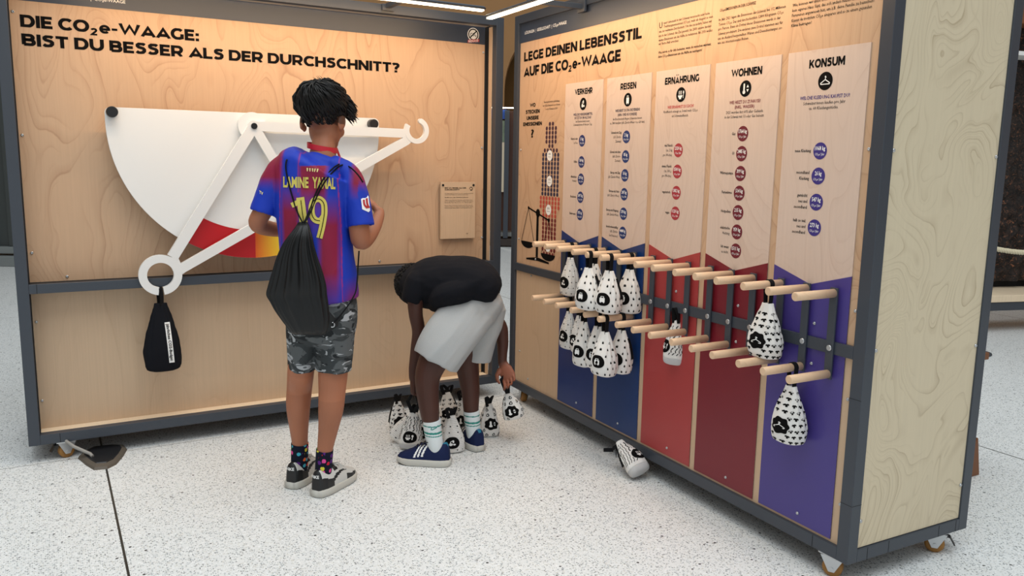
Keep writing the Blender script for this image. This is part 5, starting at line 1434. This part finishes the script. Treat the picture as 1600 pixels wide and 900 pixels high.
def skin1(p):
    c = lin((164, 106, 78)); q_ = hc
    k = max(0, 1 - (p - nape).length / .062) * .72
    l = p - hc
    if l.length < .14 and l.dot(hf) < .02 and l.dot(hu_) > -.01: k = max(k, .72)
    n_ = 1 + .10 * noise.noise(p * 14) + (.12 if p.z < .5 and p.y < 3.06 and p.z > .38 else 0)
    return tuple(v * (1 - k) * n_ for v in c[:3]) + (1,)
paint(bo1, skin1); eyes(b1, hc, hr, hf, hu_)
# hair: full messy mop over a faded nape
def mop(par, c, r, f, u):
    q = MB(); hc_ = c + u * .057 - f * .012
    rx, ry, rz = .086, .105, .090
    rnd = random.Random(5)
    n, k = 48, 30; R = []
    def S_(th, ph, off=0):
        v = Vector((math.cos(ph) * math.cos(th), math.cos(ph) * math.sin(th), math.sin(ph)))
        back = max(0, -v.y)
        low = -.42 - .10 * back if v.y < .35 else -.10
        return v
    def Psurf(v, off=0.0):
        g = 1 + .07 * noise.noise(v * 4.2) + .035 * noise.noise(v * 10)
        p = Vector((v.x * rx, v.y * ry, v.z * rz)) * g
        if v.z < 0:
            k_ = 1 - .24 * min(1, -v.z / .62); p.x *= k_; p.y *= k_
        p += v * off
        return hc_ + r * p.x + f * p.y + u * p.z
    def lowlim(th):                     # hairline: low at the nape sides, high at the forehead
        y = math.sin(th)
        return math.radians(-44 if y < -.35 else (-44 + 28 * (y + .35) / .5 if y < .15 else -16 + 22 * (y - .15) / .85))
    for j in range(k + 1):
        ring = []
        for i in range(n):
            th = 2 * math.pi * i / n; lo = lowlim(th)
            ph = lo + (math.pi / 2 * .985 - lo) * j / k
            ring.append(Psurf(Vector((math.cos(ph) * math.cos(th), math.cos(ph) * math.sin(th), math.sin(ph)))))
        R.append(ring)
    q.rings(R)
    wh = Vector((.0, -.62, .78)).normalized()
    for i in range(1700):
        th = rnd.random() * 2 * math.pi; lo = lowlim(th) - .02
        ph = math.asin(math.sin(lo) + (1 - math.sin(lo)) * rnd.random())
        v = Vector((math.cos(ph) * math.cos(th), math.cos(ph) * math.sin(th), math.sin(ph)))
        tang = (v - wh); tang = tang - v * tang.dot(v)
        if tang.length < .05: tang = Vector((rnd.random() - .5, rnd.random() - .5, 0))
        tang.normalize(); sw = v.cross(tang) * (.75 + .5 * (rnd.random() - .5)); tang = (tang + sw + Vector((0, 0, -.35))).normalized()
        ln = .045 + .05 * rnd.random()
        if v.z < -.15: ln *= .45
        pts = []; rad = []; lf = .002 + .006 * rnd.random() + (.008 * rnd.random() if i % 5 == 0 else 0)
        for s_ in range(7):
            t = s_ / 6
            vv = (v + tang * (t * ln / .09)).normalized()
            mn = math.sin(lowlim(math.atan2(vv.y, vv.x)) - .10)
            if vv.z < mn: vv = Vector((vv.x, vv.y, mn)).normalized()
            pts.append(Psurf(vv, .0005 + lf * math.sin(t * 2.6))); rad.append(.0050 * (1 - t) ** .6 * (.35 + t * 1.2 if t < .5 else 1) + .0004)
        q.tube(pts, rad, 5, caps=False)
    for i in range(90):                 # longer fringe swept out past the right temple
        a = math.radians(8 + 62 * rnd.random()); ph = math.radians(-6 + 44 * rnd.random())
        v = Vector((math.cos(ph) * math.cos(a), math.cos(ph) * math.sin(a), math.sin(ph)))
        p0 = Psurf(v, .0); dirn = (r * (.5 + .3 * rnd.random()) + f * (.45 + .4 * rnd.random()) - u * (.55 + .5 * rnd.random())).normalized()
        ln = .030 + .030 * rnd.random(); bend = (r * .6 + u * .6) * .014 * rnd.random()
        pts = [p0 + dirn * (ln * t) + bend * t * t + hr * (.006 * math.sin(t * 3)) for t in (0, .25, .5, .75, 1)]
        q.tube(pts, [.0048, .0045, .0036, .0022, .0004], 5, caps=False)
    for i in range(14):
        a = rnd.random() * 6.28; v = Vector((.25 * math.cos(a), .1 + .3 * math.sin(a), 1)).normalized(); p0 = Psurf(v)
        dirn = (u + r * (rnd.random() - .7) + f * (rnd.random() - .5)).normalized()
        q.tube([p0 + dirn * (.022 * t) - r * (.014 * t * t) for t in (0, .4, .75, 1)], [.0016, .0013, .0009, .0003], 4, caps=False)
    return q.build('hair', HAIR, par, world=True)
mop(b1, hc, hr, hf, hu_)
# jersey
js = MB()
limb(js, [(506, 252, 3.0, 27, 1.0), (504, 256, 3.0, 40, .86), (501, 261, 3.0, 60, .76), (497, 272, 3.0, 66, .68), (494, 292, 3.0, 64, .70), (491, 325, 3.0, 59, .80), (492, 360, 3.0, 56, .85), (496, 400, 3.0, 56, .86), (500, 435, 3.0, 57, .88), (503, 458, 3.0, 56.5, .88), (505, 471, 3.0, 55.5, .88)], n=32, recess=.015)
limb(js, [(482, 252, 3.0, 14, .9), (462, 252, 3.0, 17, 1.0), (444, 263, 2.995, 21, 1.05), (431, 281, 2.99, 22, 1.05), (420, 306, 2.985, 20.5, 1.05), (411, 333, 2.975, 20.5, 1.05)], recess=.02)
limb(js, [(520, 258, 3.0, 16, 1.1), (541, 269, 3.0, 17.5, 1.0), (551, 288, 2.995, 19.5, 1.05), (560, 322, 2.985, 19.5, 1.05), (564.5, 353, 2.975, 20.5, 1.05)], recess=.02)
jm, nj = remesh(js, .0042, 6)
wrinkle(jm, nj, .0016, (16, 16, 9), 4)
jo = jm.build('jersey', JERSEY, b1, world=True)
JC = at(491, 330, 2.9)
def band(x, a, b, s_):  return max(0.0, min(1.0, (x - a) / s_)) * max(0.0, min(1.0, (b - x) / s_))
def jcol(p):
    # cloth dyed in shaded stripes: s across the back and z up, in metres
    s_ = (p.x - JC.x) + (p.y - 3.0) * .0; z = p.z
    blue, mar = lin((16, 54, 176)), lin((138, 20, 58))
    st = lambda a, b: max(0.0, min(1.0, (z - a) / (b - a))) if b > a else max(0.0, min(1.0, (a - z) / (a - b)))
    k = 0.0
    k = max(k, band(s_, -.056, .050, .016) * st(1.08, 1.18))
    k = max(k, band(s_, -.30, -.106, .022) * st(1.16, 1.22), band(s_, .112, .30, .022) * st(1.14, 1.20))
    k = max(k, band(s_, -.128, -.044, .020) * st(1.20, 1.10) * st(.70, .86))
    k = max(k, band(s_, .008, .092, .020) * st(1.16, 1.05) * max(.3, st(.74, .88)))
    k = max(k, .5 * band(s_, -.06, .03, .03) * st(1.0, 1.1))
    k = max(k, .7 * band(s_, .085, .2, .03) * st(.86, .78), .5 * band(s_, -.2, -.10, .03) * st(.86, .78))
    if s_ < -.155 or s_ > .148: k *= st(1.17, 1.215)
    if z > 1.262 and abs(s_ - .035) < .085: k = 0
    line = 0
    for c0, sl in ((-.058, .04), (.083, -.03), (-.128, .05)):
        if abs(s_ - c0 - sl * (z - 1.1)) < .0018: line = .5
    c = [blue[i] + (mar[i] - blue[i]) * k for i in range(3)]
    ln_ = lin((196, 34, 52))
    return tuple(c[i] + (ln_[i] - c[i]) * line for i in range(3)) + (1,)
paint(jo, jcol)
jb = bvh(jm)
def proj(px, py, off):
    d = ray(px, py).normalized(); h = jb.ray_cast(CO, d)
    if h[0] is not None: return h[0] - d * off
    q_ = jb.find_nearest(at(px, py, 2.97))
    return q_[0] + q_[1] * off
tx = MB()
def shirt_text(mb, s, x0, x1, yb, cap, tilt, bold, m=0, off=.0025):
    tmp = MB(); text(tmp, s, 0, 0, cap, x1 - x0, 'L', bold, lambda a, b: (a, b, 0), 0, 1.0, 2)
    bmx = bmesh.new(); vs = [bmx.verts.new(v) for v in tmp.v]
    for f_ in tmp.f:
        try: bmx.faces.new([vs[i] for i in f_])
        except ValueError: pass
    bmesh.ops.triangulate(bmx, faces=bmx.faces[:])
    bmesh.ops.subdivide_edges(bmx, edges=[e for e in bmx.edges if e.calc_length() > 4], cuts=2)
    bmesh.ops.triangulate(bmx, faces=bmx.faces[:])
    bmx.verts.index_update()
    mb.add([proj(x0 + v.co.x, yb - v.co.y + tilt * v.co.x, off) for v in bmx.verts], [tuple(v.index for v in f_.verts) for f_ in bmx.faces], m)
    bmx.free()
# condensed tall block capitals
shirt_text(tx, 'LAMINE', 442.5, 482, 292, 15.5, .03, .035)
shirt_text(tx, 'YAMAL', 488, 524, 293.2, 16, .05, .035)
tx.build('name_lettering', GOLD, jo).matrix_basis = wmat(jo).inverted()
tx = MB()
def shirt_stroke(mb, pts, w, m, off, k=4):
    pts = crom(pts, k) if k > 1 else pts
    for qd in stroke(pts, w): mb.add([proj(x, y, off) for x, y in reversed(qd)], [(3, 2, 1, 0)], m)
one = [(456.5, 320), (467, 313.5), (470.5, 312), (472, 330), (474.5, 352)]
for qd in stroke([(455.5, 321), (464, 317), (471, 311.5)], 8): tx.add([proj(x, y, .003) for x, y in qd], [(0, 1, 2, 3)])
shirt_stroke(tx, [(469, 308.5), (471, 322), (473, 338), (475.2, 353)], 12.5, 0, .003)
nine = [(506, 338), (500, 345), (492, 343), (487.5, 335), (487, 322), (491, 313), (499, 311), (505.5, 317), (507, 328), (506, 340), (503, 356), (499, 372)]
shirt_stroke(tx, nine, 9.5, 0, .003)
shirt_stroke(tx, [(470, 313), (471.5, 325), (473.2, 338), (474.8, 349)], 1.1, 1, .0042)
shirt_stroke(tx, [(x, y) for x, y in nine[1:]], 1.1, 1, .0042)
for k_ in range(5):
    x = 479 + k_ * 4.1
    tx.add([proj(x, 262.3 + k_ * .3, .0028), proj(x + 2.4, 262.5 + k_ * .3, .0028), proj(x + 1.9 - (k_ > 2) * 1.2, 267.6 + k_ * .3, .0028), proj(x + .6 - (k_ > 2) * 1.2, 267.6 + k_ * .3, .0028)], [(3, 2, 1, 0)], 2)
tx.build('shirt_number', [GOLD, BLACK, GOLDL], jo).matrix_basis = wmat(jo).inverted()
tx = MB(); hexa = [(564, 311), (575, 305.5), (577.5, 308), (578.5, 329), (576, 331.5), (566, 327)]
def fan(mb, ps, m, off):
    cx_, cy_ = sum(p[0] for p in ps) / len(ps), sum(p[1] for p in ps) / len(ps)
    for i in range(len(ps)):
        a, b = ps[i], ps[(i + 1) % len(ps)]
        for j in range(3):
            s0, s1 = j / 3, (j + 1) / 3
            L_ = lambda p, s_: (cx_ + (p[0] - cx_) * s_, cy_ + (p[1] - cy_) * s_)
            mb.add([proj(*L_(a, s0), off), proj(*L_(a, s1), off), proj(*L_(b, s1), off), proj(*L_(b, s0), off)], [(3, 2, 1, 0)], m)
fan(tx, hexa, 0, .003)
shirt_stroke(tx, [(568.5, 312), (569.5, 320), (574.5, 325)], 3, 1, .004, 3); shirt_stroke(tx, [(573, 309.5), (574, 319), (577, 325)], 3, 1, .004, 3)
tx.build('sleeve_patch', [WPRINT, REDP], jo).matrix_basis = wmat(jo).inverted()
tx = MB(); shirt_text(tx, 'TV', 405, 411, 302, 4.5, .5, .03); tx.build('sleeve_lettering', GOLDL, jo).matrix_basis = wmat(jo).inverted()
# shorts
sh = MB()
limb(sh, [(503, 455, 3.01, 50, .92), (503, 475, 3.01, 54, .92), (503, 495, 3.01, 55, .9), (502, 515, 3.01, 53, .85)], n=28)
limb(sh, [(478, 490, 3.015, 30, 1.25), (474, 520, 3.025, 26, 1.4), (472.5, 550, 3.035, 22.5, 1.5), (472, 574, 3.04, 21, 1.5)], recess=.02)
limb(sh, [(526, 490, 3.015, 31, 1.25), (524, 520, 3.02, 30, 1.25), (522, 550, 3.02, 29, 1.25), (520.5, 576, 3.02, 28.5, 1.25)], recess=.02)
sm_, nsm = remesh(sh, .0046, 4); wrinkle(sm_, nsm, .002, (14, 14, 8), 9)
sm_.build('shorts', CAMO, b1, world=True)
for pts in ([(468.5, 692, YL + .005, 13.3, 1.1), (468, 725, YL + .01, 13, 1.15), (468, 745, YL + .012, 13, 1.2)], [(507.5, 702, YR + .003, 13.3, 1.1), (505.5, 730, YR + .006, 13, 1.15), (504, 755, YR + .01, 13, 1.2)]):
    q = MB(); limb(q, pts, n=26, k=6, cap0=False); q.build('sock', SOCKM, b1, world=True)
def low_style(t, a):    # white low shoe with black overlays
    side = min(a, 1 - a) * 2            # 0 at the sole, 1 on top
    if t < .055 and side > .25: return 1
    if t < .30 and side < .30 - .3 * max(0, t - .15): return 1
    if t > .80 and side < .34: return 1
    if .62 < t <= .80 and side < .22: return 1
    if t < .42 and side > .86: return 1
    mid = .20 + (t - .30) * .75
    if .30 < t < .66 and mid - .06 * (1 - (t - .30) / .42) - .015 < side < mid + .10 * (1 - abs(t - .36) / .36): return 1
    if .36 < t < .44 and .5 < side < .9: return 1
    return 0
for hl, dd in ((h1L, d1L), (h1R, d1R)):
    so, G_, sf_ = shoe(b1, hl, dd, .238, ([SHOE_W, SHOE_B], low_style, SHOE_W))
    q = MB()
    # heel lettering
    vs, fs = glyphs('NIKE', .03, 2); x0 = min(v[0] for v in vs); x1 = max(v[0] for v in vs)
    q.add([G_(-.002, -((x - x0) / (x1 - x0) - .5) * .034 if False else ((.5 - (x - x0) / (x1 - x0)) * .034), .078 + y / CAPH * .0115) for x, y in vs], fs)
    zz = [v.copy() for v in q.v]
    for i, p in enumerate(zz):
        lat_ = (p - hl).dot(Vector((-dd.y, dd.x, 0)))
        q.v[i] = p + dd * (0.35 * abs(lat_) - .0015)
    q.build('heel_lettering', WPRINT, so).matrix_basis = wmat(so).inverted()
# red lanyard
q = MB(); ring = []
for i in range(33):
    a = math.radians(-215 + 250 * i / 32)
    ring.append(at(503.5, 229, 3.02) + hr * (.053 * math.cos(a)) + Vector((hr.y * -1, hr.x, 0)) * (.056 * math.sin(a)) + UPV * (-.010 * math.cos(a) - .004))
fr = Vector((-hr.y, hr.x, 0))
ring += [ring[-1] + fr * .05 - UPV * .06, ring[-1] + fr * .075 - UPV * .14 - hr * .05]
ring = [ring[0] + fr * .075 - UPV * .14 + hr * .05, ring[0] + fr * .05 - UPV * .06] + ring
q.ribbon(ring, UPV, .020, .0018); q.build('lanyard', RED_RIB, b1, world=True)

# drawstring bag on his back
bp = thing('drawstring_bag', 'black drawstring bag with cords hanging on the standing boy\'s back', 'bag', at(470, 520, 2.86))
rows = [(347, 473, 7, .8), (352, 473, 10, .9), (358, 472, 13, 1.0), (370, 469, 19, .95), (385, 466, 25, .85), (405, 465, 32, .72), (425, 465.5, 38, .62), (445, 465, 43.5, .55), (460, 464, 46, .5), (472, 468, 44, .5), (485, 472, 41.5, .5), (500, 477.5, 37, .5), (512, 481, 31.5, .5), (519, 482, 28, .45), (522.5, 482, 25, .25)]
rows_ = crom(rows, 4); R = []; n = 140
for y, cx_, hw, dr in rows_:
    sn = jb.ray_cast(CO, ray(cx_, min(y, 466)).normalized())
    Yb = (sn[0].y if sn[0] is not None else 2.88) - .012
    hwm = hw * mpp(at(cx_, y, 2.85)); dpt = max(.012, hwm * dr * .62)
    Pc = at(cx_, y, Yb - dpt)
    fold = .26 * max(0, min(1, (y - 350) / 30)) * max(.25, 1 - max(0, y - 430) / 90)
    ring = []
    for i in range(n):
        a = 2 * math.pi * i / n
        g = 1 + fold * (.55 * math.cos(11 * a + 1.3) + .45 * math.cos(17 * a + y * .012) + .25 * math.cos(29 * a + 2)) * (1 if math.sin(a) < .2 else .3)
        c, s_ = math.cos(a), math.sin(a)
        ring.append(Pc + CR * (hwm * math.copysign(abs(c) ** .9, c) * (1 + (g - 1) * .25)) + Vector((0, 1, 0)) * (dpt * s_ * g))
    R.append(ring)
q = MB(); q.rings(R); q.build('sack', BLACKBAG, bp, world=True)
q = MB()
tab = [proj(512, 478, .03), proj(528, 505, .012), proj(527, 512, .012), proj(510, 523, .03)]
tabY = [at(508, 480, 2.835), at(528, 504, 2.86), at(528, 510, 2.86), at(510, 521, 2.845)]
q.add(tabY + [p + Vector((0, .006, 0)) for p in tabY], [(0, 1, 2, 3), (7, 6, 5, 4), (0, 4, 5, 1), (1, 5, 6, 2), (2, 6, 7, 3), (3, 7, 4, 0)]); q.build('corner_tab', BLACKBAG, bp, world=True)
q = MB(); q.tube([at(519, 507.5, 2.852) + CR * (.0085 * math.cos(a)) + UPV * (.0085 * math.sin(a)) for a in [2 * math.pi * i / 20 for i in range(20)]], .0022, 8, closed=True); q.build('eyelet', STEEL, bp, world=True)
def cord(pts, off=.004):
    q = MB(); P_ = [proj(x, y, off) if len(p) == 2 else at(x, y, p[2]) for p in pts for x, y in (p[:2],)]
    q.tube([Vector(v) for v in crom([tuple(p) for p in P_], 4)], .0028, 8); q.build('cord', WEB, bp, world=True)
cord([(473, 348, 2.85), (464, 330), (456, 305), (449.5, 280), (446.5, 262), (448, 250), (452, 246, 3.02)])
cord([(475, 348, 2.85), (483, 330), (493, 303), (505, 280), (519, 264), (529, 257), (535, 254, 3.03)])
cord([(476, 348, 2.85), (486, 330), (497, 303), (511, 279), (524, 265), (534, 258), (545, 258, 3.03)])
cord([(535, 256, 3.0), (548, 262, 2.96), (560, 274, 2.93), (567, 285, 2.93)])
cord([(561, 392, 2.99), (559.5, 415, 2.98), (558, 440, 2.95), (555, 458, 2.91), (544, 477, 2.88), (530, 495, 2.86), (519, 507, 2.85)])

# ================= the bending boy
h2L, h2R = onfloor(703, 727), onfloor(751, 706)
d2L = (onfloor(627, 722) - h2L).normalized(); d2R = Vector((-.55, .83, 0)).normalized()
a2L, a2R = h2L + d2L * .055, h2R + d2R * .055
b2 = thing('person', 'boy in black shirt and grey shorts bending over the sacks on the floor', 'person', ((h2L + h2R) / 2 + Vector((-.05, .04, 0))))
body = MB()
limb(body, [(760, 472, 3.51, 26, 1.1), (745, 464, 3.51, 29, 1.15), (715, 446, 3.525, 30, 1.3), (688, 442, 3.55, 34, 1.35), (664, 442, 3.57, 31, 1.4), (650, 440, 3.58, 22, 1.3)])
limb(body, [(662, 438, 3.58, 20, 1.0), (648, 438, 3.59, 17, 1.0), (640, 440, 3.60, 17, 1.0)])
YA, YB2 = a2L.y, a2R.y
limb(body, [(738, 486, 3.47, 25, 1.0), (708, 517, 3.40, 26, 1.0), (682, 555, 3.35, 24, 1.0), (669, 585, 3.335, 20.5, 1.0), (668, 610, YA + .01, 18, 1.05), (671, 640, YA + .005, 15.5, 1.1), (674, 665, YA, 12.5, 1.1), (679, 690, YA, 10.5, 1.1), (683, 708, YA + .015, 8, 1.1)], k=5)
limb(body, [(757, 488, 3.56, 24, 1.0), (745, 525, 3.56, 22, 1.0), (730, 560, 3.54, 20, 1.0), (732, 585, 3.54, 17, 1.0), (735, 610, YB2 + .005, 14.5, 1.05), (736, 640, YB2, 12, 1.1), (738, 665, YB2, 10, 1.1), (742, 688, YB2 + .01, 8, 1.1)], k=5)
limb(body, [(661, 444, 3.46, 17, 1.1), (650, 466, 3.44, 13, 1.0), (649.5, 490, 3.44, 11.2, 1.0), (654, 517, 3.45, 10.3, 1.0), (651, 545, 3.455, 9.6, 1.0), (646, 575, 3.46, 7.4, 1.0), (645.5, 592, 3.465, 6.4, 1.0)], k=5)
limb(body, [(694, 442, 3.675, 12, 1.0), (735, 470, 3.69, 12, 1.0), (778, 503, 3.66, 10.5, 1.0), (785, 530, 3.65, 9.5, 1.0), (785, 555, 3.635, 7.5, 1.0), (785, 568, 3.63, 7, 1.0)], k=5)
hand(body, at(645.5, 592, 3.465), at(645, 622, 3.462) - at(645.5, 592, 3.465), Vector((.9, .25, .2)), .86, (55, 75, 55), -1, tcurl=.7)
hand(body, at(786, 568, 3.628), at(800, 604, 3.585) - at(785, 568, 3.628), Vector((-.18, -1, -.15)), .98, (18, 26, 20), 1, spread=.10, tcurl=.3)
c2 = at(651, 446, 3.60); u2_ = Vector((-.78, .05, -.42)).normalized(); f2_ = Vector((-.42, .25, -.86)); f2_ = (f2_ - u2_ * f2_.dot(u2_)).normalized(); r2_ = f2_.cross(u2_)
c2 = c2 - u2_ * .045
head(body, c2, r2_, f2_, u2_, .97)
for (A_, dd) in ((a2L, d2L), (a2R, d2R)):
    body.tube([A_ + UPV * .055 - dd * .015, A_ + dd * .05 + UPV * .048, A_ + dd * .11 + UPV * .038], [.024, .022, .016], 14)
bm2, nb2 = remesh(body, .0034, 4)
bo2 = bm2.build('body', SKIN, b2, world=True)
pal = at(795, 585, 3.56)
def skin2(p):
    c = lin((74, 44, 35)); pc = lin((150, 92, 70)); k = 0
    dd = (p - at(795, 588, 3.60)).length
    if dd < .075 and p.y < 3.625: k = max(0, min(1, (.075 - dd) / .03))
    n_ = 1 + .10 * noise.noise(p * 16)
    return tuple((c[i] + (pc[i] - c[i]) * k) * n_ for i in range(3)) + (1,)
paint(bo2, skin2); eyes(b2, c2, r2_, f2_, u2_, .97)
q = MB(); rnd = random.Random(3)
hcx = c2 + u2_ * .047 - f2_ * .008
n, k = 60, 40; R = []
for j in range(k + 1):
    ring = []
    for i in range(n):
        th = 2 * math.pi * i / n; y = math.sin(th); lo = math.radians(-38 if y < .2 else -38 + 52 * (y - .2) / .8)
        ph = lo + (math.pi / 2 * .985 - lo) * j / k
        v = Vector((math.cos(ph) * math.cos(th), math.cos(ph) * math.sin(th), math.sin(ph)))
        g = 1 + .028 * noise.noise(v * 22) + .02 * noise.noise(v * 9)
        ring.append(hcx + r2_ * (v.x * .079 * g) + f2_ * (v.y * .096 * g) + u2_ * (v.z * .088 * g))
    R.append(ring)
q.rings(R)
for i in range(700):
    th = rnd.random() * 6.283; y = math.sin(th); lo = math.radians(-38 if y < .2 else -38 + 52 * (y - .2) / .8)
    ph = math.asin(math.sin(lo) + (1 - math.sin(lo)) * rnd.random())
    v = Vector((math.cos(ph) * math.cos(th), math.cos(ph) * math.sin(th), math.sin(ph)))
    q.ball(hcx + r2_ * (v.x * .080) + f2_ * (v.y * .097) + u2_ * (v.z * .089), .0045 + .002 * rnd.random(), n=6, k=5)
q.build('hair', AFRO, b2, world=True)
ts = MB()
limb(ts, [(768, 452, 3.49, 26, 1.7), (756, 447, 3.49, 34, 1.55), (735, 440, 3.50, 38.5, 1.45), (710, 440, 3.52, 40, 1.4), (685, 442, 3.545, 42, 1.35), (664, 444, 3.565, 38, 1.35), (648, 446, 3.575, 30, 1.3), (640, 448, 3.58, 24, 1.2)], n=30, cap1=True)
limb(ts, [(672, 436, 3.49, 24, 1.0), (656, 444, 3.46, 23, 1.0), (648, 457, 3.445, 19, 1.0), (643.5, 472, 3.44, 16, 1.0)], recess=.02)
limb(ts, [(680, 438, 3.66, 24, 1.0), (700, 448, 3.705, 20, 1.0), (724, 464, 3.71, 18, 1.0)], recess=.02)
limb(ts, [(748, 442, 3.47, 24, 1.9), (730, 449, 3.465, 25, 2.0), (710, 456, 3.465, 26, 2.0), (692, 463, 3.49, 22, 1.8), (682, 472, 3.51, 16, 1.5)], n=26)
tm, nt_ = remesh(ts, .0046, 5); wrinkle(tm, nt_, .0025, (9, 9, 15), 2)
tm.build('shirt', BLACKTEE, b2, world=True)
ss = MB()
limb(ss, [(770, 466, 3.505, 25, 1.3), (755, 474, 3.505, 36, 1.25), (738, 484, 3.50, 38, 1.2), (724, 494, 3.49, 36, 1.2)], n=28)
limb(ss, [(744, 484, 3.455, 36, .7), (726, 500, 3.41, 41, .75), (706, 524, 3.375, 41.5, .82), (690, 548, 3.35, 40, .85), (680.5, 565, 3.34, 38, .85)], n=28, recess=.02)
limb(ss, [(758, 478, 3.57, 34, 1.0), (753, 505, 3.565, 31, 1.0), (748, 535, 3.56, 27, 1.0), (743.5, 563, 3.555, 24, 1.0)], n=28, recess=.02)
limb(ss, [(738, 484, 3.50, 36, 1.3), (722, 506, 3.46, 34, 1.5), (712, 522, 3.44, 26, 1.5)], n=28)
sm2, ns2 = remesh(ss, .0046, 5)
for i, p in enumerate(sm2.v):           # drapery folds running from the hip to the front hem
    t = (p.x * 1.0 - p.z * .75) * 52 + 2 * noise.noise(Vector((p.x * 4, p.y * 4, p.z * 4)))
    sm2.v[i] = p + ns2[i] * (.0052 * (math.sin(t) * .6 + noise.noise(Vector((t * .5, p.y * 5, p.z * 3)))))
sho = sm2.build('shorts', GREYSH, b2, world=True)
q = MB(); wst = at(690, 484, 3.40)
q.tube([wst, wst + Vector((.012, -.02, .004)), wst + Vector((.022, -.022, -.02)), wst + Vector((.02, -.022, -.035))], .005, 8); q.build('waist_tie', WPRINT, sho).matrix_basis = wmat(sho).inverted()
def sock2(pts, ztop):
    q = MB(); limb(q, pts, n=30, k=10, cap0=False); o = q.build('sock', SOCKW, b2, world=True)
    te = lin((36, 140, 128)); wh = lin((226, 234, 236))
    def c(p):
        d = ztop - p.z
        for a, b in ((.016, .021), (.044, .053), (.060, .0645)):
            if a <= d <= b: return te
        return wh
    # fine rings carry the knitted stripes
    bmx = bmesh.new(); bmx.from_mesh(o.data)
    bmesh.ops.subdivide_edges(bmx, edges=bmx.edges[:], cuts=2, use_grid_fill=True); bmx.to_mesh(o.data); bmx.free()
    for p in o.data.polygons: p.use_smooth = True
    paint(o, c); return o
s2a = sock2([(674.5, 656, YA, 14.6, 1.1), (676.5, 675, YA, 13.6, 1.1), (680, 693, YA, 12.6, 1.1), (682.5, 708, YA + .01, 10.5, 1.1), (683, 716, YA + .015, 9, 1.1)], at(674.5, 656, YA).z)
s2b = sock2([(736.5, 641, YB2, 12.8, 1.1), (738, 660, YB2, 12.2, 1.1), (740, 676, YB2, 11.4, 1.1), (742, 690, YB2 + .005, 10, 1.1), (743, 696, YB2 + .01, 9, 1.1)], at(736.5, 641, YB2).z)
sv = [Vector(v.co) for v in s2a.data.vertices]; Ms = wmat(s2a)
sb = BVHTree.FromPolygons([Ms @ v for v in sv], [tuple(p.vertices) for p in s2a.data.polygons])
q = MB()
for pts in ([(685, 664.5), (682, 668), (676, 671.5), (673.5, 671), (675, 668)],):
    for qd in stroke(crom(pts, 4), 1.3):
        P4 = []
        for x, y in qd:
            d = ray(x, y).normalized(); h = sb.ray_cast(CO, d); P4.append(h[0] - d * .0015 if h[0] is not None else at(x, y, YA - .04))
        q.add(P4, [(0, 1, 2, 3)])
q.build('sock_mark', TEALPRINT, s2a).matrix_basis = wmat(s2a).inverted()
def run_style(t, a):    # navy runner with three white side stripes
    side = min(a, 1 - a) * 2
    for i in range(3):
        c = .44 + i * .072 + (.5 - side) * .16
        if abs(t - c) < .020 and .10 < side < .72: return 1
    if t < .40 and side > .80: return 2
    if t < .10 and side > .78: return 2
    return 0
shoe(b2, h2L, d2L, .228, ([NAVY, WPRINT, TEAL], run_style, BLACKP)); shoe(b2, h2R, d2R, .228, ([NAVY, WPRINT, TEAL], run_style, BLACKP))
